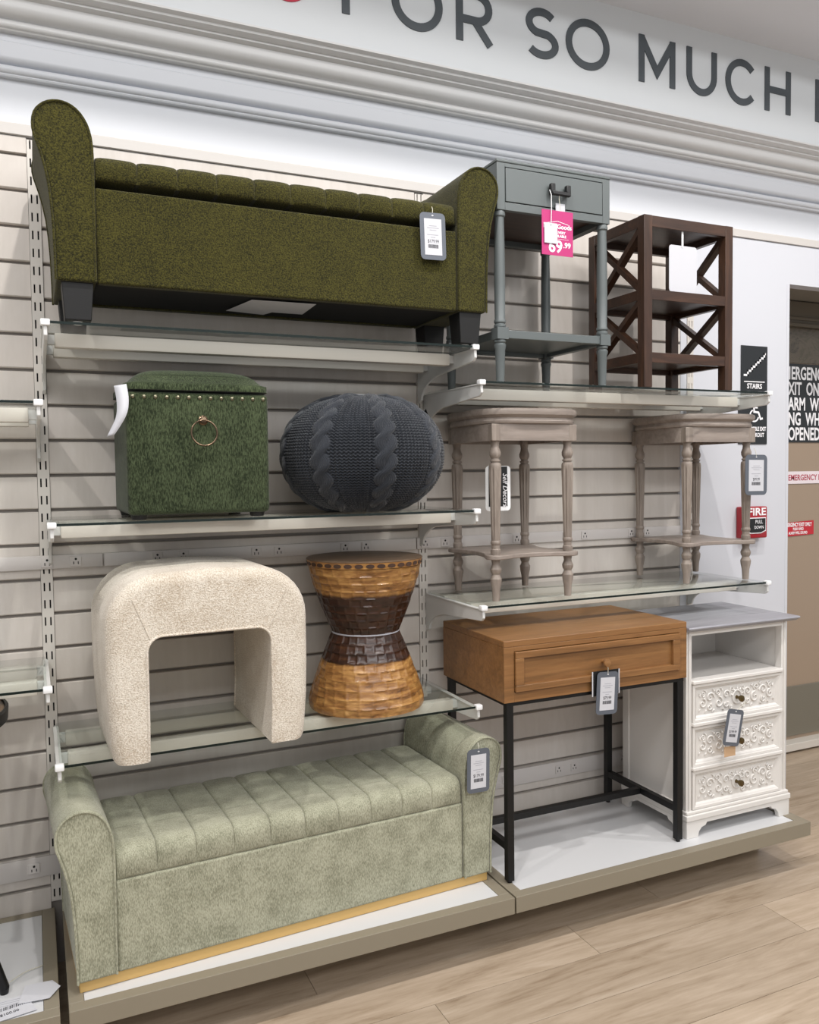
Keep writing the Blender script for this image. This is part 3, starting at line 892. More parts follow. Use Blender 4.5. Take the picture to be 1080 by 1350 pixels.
tt = thing('swing_tag', 'small black and crimson tag hanging on the right of the knit pouf', 'tag', (1.14, -.16, .50))
MB().add([(1.150, -.185, .508), (1.196, -.175, .398), (1.176, -.150, .396), (1.146, -.16, .49)], [(0, 1, 2, 3)]).build('card', 'black', tt)
MB().add([(1.180, -.1795, .438), (1.1975, -.1765, .396), (1.176, -.150, .394)], [(0, 1, 2)]).build('red_corner', 'firered', tt)
for o in [k for k in COL.objects if k.parent == tt]:
    sd = o.modifiers.new('thick', 'SOLIDIFY'); sd.thickness = .001
wt = rbox(.855, .90, -.285, -.262, ZT['b'] + .3527, ZT['b'] + .3545, .0006, 1).build('paper_tag', 'tagpaper', None)
tag(wt, 'tiny white tag lying on top of the knit pouf', 'tag')

# ------------------------------------------------------------------ cream waterfall stool
def stool():
    X0, X1, yf, yb, z0 = .126, .632, -.487, -.085, ZT['c']
    XI0, XI1, zi, zt = .214, .536, -.105, .052
    t = thing('waterfall_stool', 'cream boucle arch shaped stool on the lower left shelf', 'stool', ((X0 + X1) / 2, (yf + yb) / 2, z0), radians(1.6))
    R = .135; r = .04
    outer = [(X0 + .010, z0), (X0 + .003, z0 + .012), (X0 - .001, z0 + .05), (X0 - .006, z0 + .12), (X0 - .010, z0 + .22)] 
    outer += [(X0 - .010 + R - R * cos(radians(a_)), zt - R + R * sin(radians(a_))) for a_ in range(0, 91, 10)]
    outer += [(X0 + R + .06, zt + .004), ((X0 + X1) / 2, zt + .007), (X1 - R - .06, zt + .004)]
    outer += [(X1 + .010 - R + R * sin(radians(a_)), zt - R + R * cos(radians(a_))) for a_ in range(0, 91, 10)]
    outer += [(X1 + .010, z0 + .22), (X1 + .007, z0 + .12), (X1 + .001, z0 + .05), (X1 - .003, z0 + .012), (X1 - .010, z0)]
    inner = [(XI1 - .004, z0), (XI1, z0 + .1), (XI1, zi - r)] + [(XI1 - r + r * cos(radians(a_)), zi - r + r * sin(radians(a_))) for a_ in range(15, 91, 15)]
    inner += [(XI0 + r - r * sin(radians(a_)), zi - r + r * cos(radians(a_))) for a_ in range(0, 91, 15)] + [(XI0, z0 + .1), (XI0 - .002, z0)]
    poly = outer + inner
    no = len(outer); rb = .034; mb = MB()
    nr = []
    for i in range(no):
        a_ = outer[max(i - 1, 0)]; b_ = outer[min(i + 1, no - 1)]
        d = Vector((b_[0] - a_[0], b_[1] - a_[1])).normalized(); nr.append((d.y, -d.x))   # inward
    nr[0] = (1, 0); nr[-1] = (-1, 0)
    loops = []
    for k in range(0, 8):
        a_ = radians(90 * k / 7); loops.append((yf + rb * (1 - sin(a_)), rb * (1 - cos(a_))))
    front = [(y_, ins) for y_, ins in loops]          # k=0 side, k=7 face
    rows_ = [(y_, ins) for y_, ins in reversed(front)] + [(yb - (y_ - yf), ins) for y_, ins in front]
    for y_, ins in rows_:
        mb.v += [(p_[0] + q_[0] * ins, y_, p_[1] + q_[1] * ins) for p_, q_ in zip(outer, nr)]
    R_n = len(rows_)
    for j in range(R_n - 1):
        mb.f += [(j * no + i, j * no + i + 1, (j + 1) * no + i + 1, (j + 1) * no + i) for i in range(no - 1)]
    k0 = len(mb.v); ni = len(inner)
    mb.v += [(p_[0], yf, p_[1]) for p_ in inner] + [(p_[0], yb, p_[1]) for p_ in inner]
    mb.f += [(k0 + i, k0 + i + 1, k0 + ni + i + 1, k0 + ni + i) for i in range(ni - 1)]
    mb.f.append(tuple(list(range(no)) + list(range(k0, k0 + ni))))
    mb.f.append(tuple(list(range((R_n - 1) * no, R_n * no)) + list(range(k0 + ni, k0 + 2 * ni))))
    # feet undersides
    mb.f.append(tuple([j * no for j in range(R_n)] + [k0 + 2 * ni - 1, k0 + ni - 1]))
    mb.f.append(tuple([j * no + no - 1 for j in range(R_n)] + [k0 + ni, k0]))
    mb.build('upholstered_body', 'cream', t, smooth=True, sharp=50)
    for Y in (yf - .001, yb + .001):
        pts = [(p_[0], Y, p_[1]) for p_ in inner]
        pts[0] = (pts[0][0], Y, z0 + .004); pts[-1] = (pts[-1][0], Y, z0 + .004)
        MB().tube(pts, .0032, 8).build('piping', 'cream', t, smooth=True)
    # mitred corner seams
    MB().tube([(XI0 + .008, yf - .0005, zi - .006), (X0 + .055, yf - .0005, zt - .06)], .0016, 6).build('seam', 'cream', t)
    MB().tube([(XI1 - .008, yf - .0005, zi - .006), (X1 - .055, yf - .0005, zt - .06)], .0016, 6).build('seam', 'cream', t)
stool()

# ------------------------------------------------------------------ hammered drum stool
def drum():
    cx, cy, z0, H = .912, -.222, ZT['c'], .462
    t = thing('drum_stool', 'hourglass hammered wood stool with dark and golden bands', 'stool', (cx, cy, z0))
    wz = .232
    def prof(z):   # radius
        if z < wz:
            u = z / wz; return .186 - .004 * (1 - min(1, z / .02)) ** 2 * 2 - (.186 - .106) * (u ** 1.25)
        u = (z - wz) / (H - wz); return .106 + (.180 - .106) * (1 - (1 - u) ** 1.35)
    def part(name, za, zb, rows, fac):
        NL, NV = 26 * 12, rows * 9
        zz = np.linspace(za, zb, NV + 1)
        V = []
        for i, z in enumerate(zz):
            fr_ = (z - za) / (zb - za) * rows; row = min(rows - 1, int(fr_)); v_ = (fr_ - row) * 2 - 1
            rad = prof(z)
            a_ = 2 * pi * np.arange(NL) / NL
            rng = np.random.RandomState(row + (0 if za < wz else 50))
            sh = rng.rand()
            u_ = (a_ / (2 * pi) * fac + sh + .12 * np.sin(a_ * 3 + row)) % 1 * 2 - 1
            ci = np.floor(a_ / (2 * pi) * fac + sh + .12 * np.sin(a_ * 3 + row)).astype(int) % fac
            dep = .0016 + .0036 * rng.rand(fac)[ci]
            vv = np.clip(v_ + .25 * (rng.rand(fac)[ci] - .5), -1, 1)
            d = dep * (1 - np.maximum(np.abs(u_) ** 4, np.abs(vv) ** 4))
            rr = rad - d
            rr = rr + 0
            V.append(np.stack([rr * np.cos(a_), rr * np.sin(a_), np.full(NL, z)], -1))
        V = np.concatenate(V)
        mb = MB()
        idx = np.arange((NV + 1) * NL).reshape(NV + 1, NL)
        Fq = np.stack([idx[:-1], np.roll(idx, -1, 1)[:-1], np.roll(idx, -1, 1)[1:], idx[1:]], -1).reshape(-1, 4)
        mb.v = [(cx + p_[0], cy + p_[1], z0 + p_[2]) for p_ in V]; mb.f = [tuple(int(k) for k in f_) for f_ in Fq]
        mb.f.append(tuple(int(k) for k in idx[0][::-1])); mb.f.append(tuple(int(k) for k in idx[-1]))
        return mb.build(name, 'drum', t, smooth=True, sharp=60)
    part('lower_cone', 0.0, wz - .002, 9, 26)
    part('upper_cone', wz + .002, H - .022, 9, 26)
    MB().lathe([(z0 + wz - .004, .100), (z0 + wz - .002, .107), (z0 + wz + .002, .107), (z0 + wz + .004, .100)], cx, cy, 64).build('waist_ring', 'inkl', t, smooth=True)
    MB().lathe([(z0 + H - .022, .172), (z0 + H - .020, .1785), (z0 + H - .002, .1812), (z0 + H - .0019, .17)], cx, cy, 96).build('rim_band', 'drum', t, smooth=True, sharp=50)
    MB().lathe([(z0 + H - .0019, .1815), (z0 + H, .1822), (z0 + H + .002, .180), (z0 + H + .0025, .17)], cx, cy, 96).build('top_disc', 'taba', t, smooth=True, sharp=50)
    rn = MB()
    for k in range(34):
        a_ = 2 * pi * k / 34
        c_ = Vector((cx + .1795 * cos(a_), cy + .1795 * sin(a_), z0 + H - .0115)); tx = Vector((-sin(a_), cos(a_), 0)); nn = Vector((cos(a_), sin(a_), 0))
        pts = [c_ + tx * (.0128 * cos(b_)) + Vector((0, 0, 1)) * (.0062 * sin(b_)) for b_ in np.linspace(0, 2 * pi, 12, endpoint=False)]
        k0 = len(rn.v); rn.v += [tuple(p_ + nn * .0015) for p_ in pts] + [tuple(p_ - nn * .004) for p_ in pts]
        rn.f.append(tuple(range(k0, k0 + 12))); rn.f += [(k0 + i, k0 + (i + 1) % 12, k0 + 12 + (i + 1) % 12, k0 + 12 + i) for i in range(12)]
    o = rn.build('bark_inlay', 'darkwood', t); o['kind'] = 'stuff'
    mb = MB().lathe([(z0 + H - .0235, .174), (z0 + H - .0215, .1800), (z0 + H - .0015, .1828), (z0 + H - .0005, .178)], cx, cy, 96)
drum()

# ------------------------------------------------------------------ grey nightstand
def turned_leg(mb, x, y, segs, n=20): mb.lathe(segs, x, y, n)
def nightstand():
    z0 = ZT['d']; x0, x1, yf, yb = 1.285, 1.712, -.42, -.05
    t = thing('nightstand', 'slate grey one drawer nightstand with turned legs on the upper right shelf', 'side table', ((x0 + x1) / 2, (yf + yb) / 2, z0))
    zc0, zc1 = 1.100, 1.252
    # case with an opening for the drawer
    MB().box(x0, x1, yf, yb, zc1 - .010, zc1).build('top', 'greypaint', t, bevel=.003)
    c_ = MB(); c_.box(x0 + .002, x0 + .03, yf + .002, yb, zc0, zc1 - .0102); c_.box(x1 - .03, x1 - .002, yf + .002, yb, zc0, zc1 - .0102)
    c_.box(x0 + .03, x1 - .03, yb - .02, yb, zc0, zc1 - .0102); c_.box(x0 + .03, x1 - .03, yf + .002, yf + .02, zc0, zc0 + .024); c_.box(x0 + .03, x1 - .03, yf + .002, yf + .02, zc1 - .022, zc1 - .0102)
    c_.build('case', 'greypaint', t, bevel=.001)
    MB().box(x0 + .03, x1 - .03, yf + .021, yb - .021, zc0 + .018, zc0 + .023).build('drawer_floor', 'darkwood', t)
    d_ = MB().box(x0 + .0325, x1 - .0325, yf + .0005, yf + .018, zc0 + .0265, zc1 - .0245).build('drawer', 'greypaint', t, bevel=.001)
    # U pull
    hx, hz = 1.507, 1.178
    hb = MB()
    hb.bar((hx - .029, yf - .012, hz + .018), (hx - .029, yf - .012, hz - .016), .016, .016, (0, 1, 0))
    hb.bar((hx + .029, yf - .012, hz + .018), (hx + .029, yf - .012, hz - .016), .016, .016, (0, 1, 0))
    hb.bar((hx - .034, yf - .018, hz - .012), (hx + .034, yf - .018, hz - .012), .013, .013)
    hb.bar((hx - .029, yf - .012, hz + .008), (hx - .029, yf + .002, hz + .008), .008, .008); hb.bar((hx + .029, yf - .012, hz + .008), (hx + .029, yf + .002, hz + .008), .008, .008)
    hb.build('handle', 'black', d_, bevel=.003)
    for X in (x0 + .0195, x1 - .0195):
        for Y in (yf + .0205, yb - .0205):
            l_ = MB().lathe([(z0, .0125), (z0 + .10, .016), (z0 + .108, .0185), (z0 + .114, .0185), (z0 + .118, .015), (z0 + .122, .0185), (z0 + .128, .0185), (z0 + .130, .016)], X, Y, 20)
            l_.box(X - .0195, X + .0195, Y - .0195, Y + .0195, z0 + .130, z0 + .166)
            l_.lathe([(z0 + .166, .016), (z0 + .168, .0185), (z0 + .174, .0185), (z0 + .178, .015), (z0 + .182, .0185), (z0 + .188, .0185), (z0 + .192, .016), (z0 + .30, .0172), (z0 + .42, .0162), (zc0 - .020, .0145), (zc0 - .016, .0185), (zc0 - .008, .0185), (zc0, .016)], X, Y, 20)
            l_.build('leg', 'greypaint', t, smooth=True, sharp=35)
    zs = z0 + .133
    fr = MB()
    fr.box(x0 + .038, x1 - .038, yf + .006, yf + .03, zs, zs + .026); fr.box(x0 + .038, x1 - .038, yb - .03, yb - .006, zs, zs + .026)
    fr.box(x0 + .006, x0 + .03, yf + .04, yb - .04, zs, zs + .026); fr.box(x1 - .03, x1 - .006, yf + .04, yb - .04, zs, zs + .026)
    fr.build('shelf_frame', 'greypaint', t, bevel=.002)
    MB().box(x0 + .03, x1 - .03, yf + .03, yb - .03, zs + .012, zs + .022).build('lower_shelf', 'greypaint', t)
nightstand()
pt = thing('sale_tag', 'magenta price card hanging from the grey nightstand handle', 'price tag', (1.487, -.446, 1.12))
MB().box(1.429, 1.545, -.4465, -.4455, .971, 1.109).build('card', 'pink', pt)
text('price', '69', .052, (1.479, -.4468, .997), 'whiteink', pt, sx=1.0, bold=.0012)
text('cents', '.99', .023, (1.522, -.4468, 1.004), 'whiteink', pt, bold=.0006)
text('shop_name', 'HomeGoods', .020, (1.487, -.4468, 1.060), 'whiteink', pt, sx=1.0, bold=.0004)
MB().add([(1.448, -.4470, 1.068), (1.487, -.4470, 1.076), (1.527, -.4470, 1.068), (1.527, -.4470, 1.0695), (1.487, -.4470, 1.0775), (1.448, -.4470, 1.0695)], [(0, 1, 4, 5), (1, 2, 3, 4)]).build('roof_mark', 'whiteink', pt)
text('small_print', 'DELIVERY', .011, (1.492, -.4468, 1.042), 'whiteink', pt, bold=.0003)
text('small_print', 'AVAILABLE', .011, (1.492, -.4468, 1.031), 'whiteink', pt, bold=.0003)
MB().box(1.465, 1.528, -.4470, -.4465, 1.022, 1.0228).build('rule', 'whiteink', pt)
MB().tube([(1.50, -.445, 1.105), (1.50, -.437, 1.15), (1.50, -.440, 1.166)], .001, 6).build('string', 'cord', pt)
wt = thing('paper_tag', 'small blank white tag on a string in front of the magenta card', 'tag', (1.459, -.450, 1.07))
MB().box(1.436, 1.484, -.4505, -.4495, 1.006, 1.068).build('card', 'tagpaper', wt, bevel=.0003)
MB().tube([(1.46, -.4505, 1.062), (1.461, -.452, 1.11), (1.462, -.450, 1.155), (1.463, -.440, 1.172)], .0013, 6).build('string', 'whitecord', wt)
MB().prism([(1.46 + .002 * cos(k), 1.062 + .002 * sin(k)) for k in np.linspace(0, 6, 9)], -.4509, -.4504).build('punch_hole', 'ink', wt)
wt = MB().box(1.495, 1.530, -.4255, -.4245, 1.095, 1.140).build('paper_tag', 'tagpaper', None)
tag(wt, 'small white tag behind the magenta card on the grey nightstand', 'tag')

# ------------------------------------------------------------------ dark X-side shelf unit
def xshelf():
    z0 = ZT['d']; x0, x1, yf, yb = 1.850, 2.243, -.42, -.115
    t = thing('shelf_unit', 'dark brown three tier wooden end table with crossed side bars', 'side table', ((x0 + x1) / 2, (yf + yb) / 2, z0))
    zt = 1.150; L_ = .034
    for X in (x0, x1 - L_):
        for Y in (yf, yb - L_):
            MB().box(X, X + L_, Y, Y + L_, z0, zt - .0005).build('leg', 'darkwood_z', t, bevel=.001)
    MB().box(x0 + L_, x1 - L_, yf + .001, yf + .022, zt - .038, zt - .001).box(x0 + L_, x1 - L_, yb - .022, yb - .001, zt - .038, zt - .001).box(x0 + .001, x0 + .022, yf + L_, yb - L_, zt - .038, zt - .001).box(x1 - .022, x1 - .001, yf + L_, yb - L_, zt - .038, zt - .001).build('apron', 'darkwood', t, bevel=.001)
    MB().box(x0 + .022, x1 - .022, yf + .022, yb - .022, zt - .018, zt - .002).build('top', 'darkwood', t)
    tiers = [z0 + .105, .893]
    for z in tiers:
        MB().box(x0 + L_, x1 - L_, yf + .001, yf + .022, z - .022, z + .012).box(x0 + L_, x1 - L_, yb - .022, yb - .001, z - .022, z + .012).box(x0 + .001, x0 + .022, yf + L_, yb - L_, z - .022, z + .012).box(x1 - .022, x1 - .001, yf + L_, yb - L_, z - .022, z + .012).build('shelf_rail', 'darkwood', t, bevel=.001)
        MB().box(x0 + .022, x1 - .022, yf + .022, yb - .022, z - .006, z + .008).build('shelf', 'darkwood', t)
    for X in (x0 + .017, x1 - .017):
        for (za, zb) in ((tiers[0] + .012, tiers[1] - .022), (tiers[1] + .012, zt - .038)):
            MB().bar((X, yf + L_ - .004, za), (X, yb - L_ + .004, zb), .018, .026, (1, 0, 0)).build('cross_bar', 'darkwood_z', t)
            MB().bar((X + .002, yf + L_ - .004, zb), (X + .002, yb - L_ + .004, za), .018, .026, (1, 0, 0)).build('cross_bar', 'darkwood_z', t)
xshelf()
wt = thing('paper_tag', 'large blank white rounded tag hanging inside the brown shelf unit', 'tag', (2.02, -.40, 1.09))
r = .01; poly = []
for (ax, az, a0) in ((2.088 - r, 1.064 - r, 0), (1.966 + r, 1.064 - r, 90), (1.966 + r, .906 + r, 180), (2.088 - r, .906 + r, 270)):
    poly += [(ax + r * cos(radians(a0 + k * 30)), az + r * sin(radians(a0 + k * 30))) for k in range(4)]
MB().prism(poly, -.409, -.4075).build('card', 'tagpaper', wt)
MB().box(2.019, 2.027, -.4105, -.4095, 1.058, 1.118).build('strap', 'whitecord', wt)

# ------------------------------------------------------------------ half-round accent tables
def accent_table(cx, cy, rz, label):
    dx = 0
    z0 = ZT['e']; k = .002427
    Z = lambda px: .400 - (px - 581) * k
    LX, LY = (cx - .135, cx + .135), (cy - .14, cy + .14)
    t = thing('accent_table', label, 'side table', (cx + dx, cy, z0), radians(rz), 'whitewashed accent tables')
    def sq(hx, hy, e, n=72, lobe=0):
        out = []
        for i in range(n):
            a_ = 2 * pi * i / n; c_, s_ = cos(a_), sin(a_)
            rr = (abs(c_ / hx) ** e + abs(s_ / hy) ** e) ** (-1 / e)
            out.append((cx + dx + rr * c_, cy + rr * s_))
        return out
    # top: two stepped, rounded slabs
    rings = [(.176, .178, Z(560)), (.182, .184, Z(559)), (.184, .186, Z(556)), (.179, .181, Z(552)), (.181, .183, Z(551)), (.191, .193, Z(548)), (.193, .195, Z(544)), (.191, .193, Z(541)), (.186, .188, Z(540))]
    mb = MB(); n = 72
    for hx, hy, z in rings: mb.v += [(p_[0], p_[1], z) for p_ in sq(hx, hy, 3.5)]
    for i in range(len(rings) - 1):
        mb.f += [(i * n + q, i * n + (q + 1) % n, (i + 1) * n + (q + 1) % n, (i + 1) * n + q) for q in range(n)]
    mb.f.append(tuple(range(n - 1, -1, -1))); mb.f.append(tuple((len(rings) - 1) * n + q for q in range(n)))
    mb.build('tabletop', 'ash', t, smooth=True, sharp=40)
    a_ = MB(); o_ = sq(.170, .172, 5); i_ = sq(.152, .154, 5)
    za, zb = Z(582), Z(560)
    a_.v += [(p_[0], p_[1], za) for p_ in o_] + [(p_[0], p_[1], zb) for p_ in o_] + [(p_[0], p_[1], za) for p_ in i_] + [(p_[0], p_[1], zb) for p_ in i_]
    for q in range(n):
        r2 = (q + 1) % n
        a_.f += [(q, r2, n + r2, n + q), (2 * n + r2, 2 * n + q, 3 * n + q, 3 * n + r2), (r2, q, 2 * n + q, 2 * n + r2)]
    a_.build('apron', 'ash', t, smooth=True, sharp=40)
    for X in LX:
        for Y in LY:
            X_ = X + dx
            sx_ = 1 if X == LX[1] else -1; sy_ = 1 if Y == LY[1] else -1
            bx = X_ + sx_ * .003; by = Y + sy_ * .003
            MB().box(bx - .0195, bx + .0195, by - .0195, by + .0195, za - .001, zb).build('corner_block', 'ash_z', t, bevel=.002)
            segs = [(Z(581), .016), (Z(584), .0145), (Z(588), .0125), (Z(592), .0140), (Z(597), .0185), (Z(601), .0180), (Z(604), .0145), (Z(605), .0125), (Z(606.5), .0125), (Z(607), .0165), (Z(609), .0165), (Z(609.6), .0135), (Z(611), .0135), (Z(611.5), .017), (Z(613), .0185), (Z(616), .0195), (Z(620), .0200)]
            segs += [(Z(622 + q * 10), .0200 - .0058 * q / 9) for q in range(10)]
            segs += [(Z(713), .0138), (Z(714), .0155), (Z(716), .0165), (Z(718), .0155), (Z(719), .0135), (Z(724), .0135), (Z(725), .016), (Z(729), .0165), (Z(731), .0150), (Z(735), .0150)]
            mb = MB().lathe(list(reversed(segs)), X_, Y, 40, flute=(Z(711), Z(618), .0030, 10))
            foot = [(Z(738), .0150), (Z(744), .0125), (Z(746), .0135), (Z(751), .0185), (Z(755), .0170), (Z(758), .0130), (Z(760), .0140), (Z(764), .0190), (Z(769), .0180), (Z(778), .0135), (z0 + .001, .0115)]
            mb.lathe(list(reversed(foot)), X_, Y, 28)
            mb.build('leg', 'ash_z', t, smooth=True, sharp=30)
    # concave sided lower shelf
    zs0, zs1 = Z(738), Z(732); pl = []
    cs = [(LX[0] + dx, LY[0]), (LX[1] + dx, LY[0]), (LX[1] + dx, LY[1]), (LX[0] + dx, LY[1])]
    for q in range(4):
        p0 = Vector(cs[q]); p1 = Vector(cs[(q + 1) % 4]); ctr = Vector((cx + dx, cy))
        d0 = (p0 - ctr).normalized(); prev = Vector(cs[q - 1])
        base_a = math.atan2(d0.y, d0.x)
        for a2 in (-70, -40, -15, 15, 40, 70):
            aa = base_a + radians(a2); pl.append((p0.x + .034 * cos(aa), p0.y + .034 * sin(aa)))
        m0 = (p0 + p1) / 2; out = (m0 - ctr).normalized()
        for u in (.25, .38, .5, .62, .75):
            q_ = p0 + (p1 - p0) * u; pl.append(tuple(q_ + out * (.022 - .024 * (1 - (2 * u - 1) ** 2 * 1.6))))
    MB().prism(pl, zs0, zs1, 'xy').build('lower_shelf', 'ash', t, bevel=.003, seg=3)
accent_table(1.456, -.208, -2, 'whitewashed wood accent table with turned legs, left one on the lower right shelf')
accent_table(2.278, -.184, -4, 'whitewashed wood accent table with turned legs, right one beside the stairs sign')
bt = thing('swing_tag', 'white bordered black card hanging behind the left accent table leg', 'tag', (1.35, -.30, .33))
r = .012; poly = []
bx0, bx1, bz0, bz1 = 1.305, 1.398, .172, .318
for (ax, az, a0) in ((bx1 - r, bz1 - r, 0), (bx0 + r, bz1 - r, 90), (bx0 + r, bz0 + r, 180), (bx1 - r, bz0 + r, 270)):
    poly += [(ax + r * cos(radians(a0 + k * 22.5)), az + r * sin(radians(a0 + k * 22.5))) for k in range(5)]
MB().prism(poly, -.301, -.2995).build('border', 'cap', bt)
MB().box(bx0 + .011, bx1 - .012, -.3017, -.3009, bz0 + .014, bz1 - .002).build('black_face', 'black', bt)
text('script_line', 'Self Decors', .026, (1.377, -.302, .240), 'whiteink', bt, rot=(pi / 2, pi / 2, 0), shear=.3, sx=.9)
MB().tube([(1.35, -.30, .316), (1.345, -.31, .40)], .001, 6).build('string', 'cord', bt)
price_tag('slate bordered price tag tied to the front leg of the right accent table', 2.390, -.392, .350, .108, .148, '$99.99', radians(.5), (2.385, -.385, .375))

# ------------------------------------------------------------------ oak desk
def desk():
    x0, x1, yf, yb = 1.265, 1.986, -.475, -.062; z0, z1 = -.411, -.219
    t = thing('writing_desk', 'honey oak one drawer desk with black metal legs on the platform', 'desk', ((x0 + x1) / 2, (yf + yb) / 2, ZP))
    c_ = MB(); c_.box(x0, x1, yf, yb, z1 - .020, z1)
    c_.build('top', 'desk', t, bevel=.002)
    c_ = MB(); c_.box(x0, x0 + .036, yf, yb, z0, z1 - .0201); c_.box(x1 - .032, x1, yf, yb, z0, z1 - .0201); c_.box(x0 + .036, x1 - .032, yb - .02, yb, z0, z1 - .0201)
    c_.box(x0 + .036, x1 - .032, yf, yf + .02, z0, z0 + .030); c_.box(x0 + .036, x1 - .032, yf, yf + .02, z1 - .034, z1 - .0201); c_.box(x0 + .036, x1 - .032, yf + .02, yb - .02, z0 + .002, z0 + .012)
    c_.build('case', 'desk', t, bevel=.0008)
    dx0, dx1, dz0, dz1 = x0 + .038, x1 - .034, z0 + .032, z1 - .036
    d_ = MB().box(dx0 + .028, dx1 - .028, yf + .004, yf + .018, dz0 + .018, dz1 - .018).build('drawer', 'desk', t)
    fr = MB(); fr.box(dx0, dx1, yf - .008, yf + .018, dz0, dz0 + .020); fr.box(dx0, dx1, yf - .008, yf + .018, dz1 - .020, dz1)
    fr.box(dx0, dx0 + .030, yf - .0078, yf + .018, dz0 + .020, dz1 - .020); fr.box(dx1 - .030, dx1, yf - .0078, yf + .018, dz0 + .020, dz1 - .020)
    fr.build('drawer_frame', 'desk', d_, bevel=.0015)
    kx, kz = 1.637, -.320
    kb = MB().lathe([(-.002, .006), (.010, .0055), (.016, .009), (.024, .0135), (.029, .0115), (.031, .0001)], 0, 0, 20)
    kb.v = [(kx + q[0], yf + .004 - q[2], kz + q[1]) for q in kb.v]
    kb.build('knob', 'desk', d_, smooth=True)
    W2 = .023
    for X in (x0 + .012, x1 - .012 - W2):
        for Y in (yf + .004, yb - .004 - W2):
            MB().box(X, X + W2, Y, Y + W2, ZP + .008, z0 - .0115).build('leg', 'blackmetal', t, bevel=.001)
            MB().lathe([(ZP, .008), (ZP + .009, .008)], X + W2 / 2, Y + W2 / 2, 12).build('foot_glide', 'blackmetal', t)
    fr = MB()
    fr.box(x0 + .010, x1 - .010, yf + .004, yf + .024, z0 - .0118, z0 - .0003); fr.box(x0 + .010, x1 - .010, yb - .024, yb - .004, z0 - .0118, z0 - .0003)
    fr.box(x0 + .010, x0 + .034, yf + .024, yb - .024, z0 - .0118, z0 - .0003); fr.box(x1 - .034, x1 - .010, yf + .024, yb - .024, z0 - .0118, z0 - .0003)
    fr.build('top_frame', 'blackmetal', t)
    zs = -.868
    for X in (x0 + .012, x1 - .012 - W2):
        MB().box(X + .001, X + W2 - .001, yf + .027, yb - .027, zs - .011, zs + .011).build('side_stretcher', 'blackmetal', t, bevel=.001)
    ym = (yf + yb) / 2
    MB().box(x0 + .012 + W2, x1 - .012 - W2, ym - .0105, ym + .0105, zs - .0105, zs + .0105).build('cross_stretcher', 'blackmetal', t, bevel=.001)
desk()
bc = MB().box(1.583, 1.690, -.4885, -.4865, -.425, -.345).build('swing_tag', 'black', None)
tag(bc, 'black card with white edges hanging behind the price tag on the desk', 'tag')
wb = MB().box(1.583, 1.587, -.4892, -.4886, -.425, -.345).box(1.686, 1.690, -.4892, -.4886, -.425, -.345).build('white_edge', 'tagpaper', bc)
wb.location = Vector((0, 0, 0)); wb.parent = None
bpy.data.objects.remove(wb)
base_bc = BASE[bc]
wb = MB().box(1.582, 1.586, -.4895, -.4886, -.425, -.345).box(1.687, 1.691, -.4895, -.4886, -.425, -.345).build('white_edge', 'tagpaper', bc)
price_tag('slate bordered price tag hanging from the oak desk drawer knob', 1.641, -.4935, -.349, .084, .138, '$79.99', radians(3), (1.637, -.492, -.325))

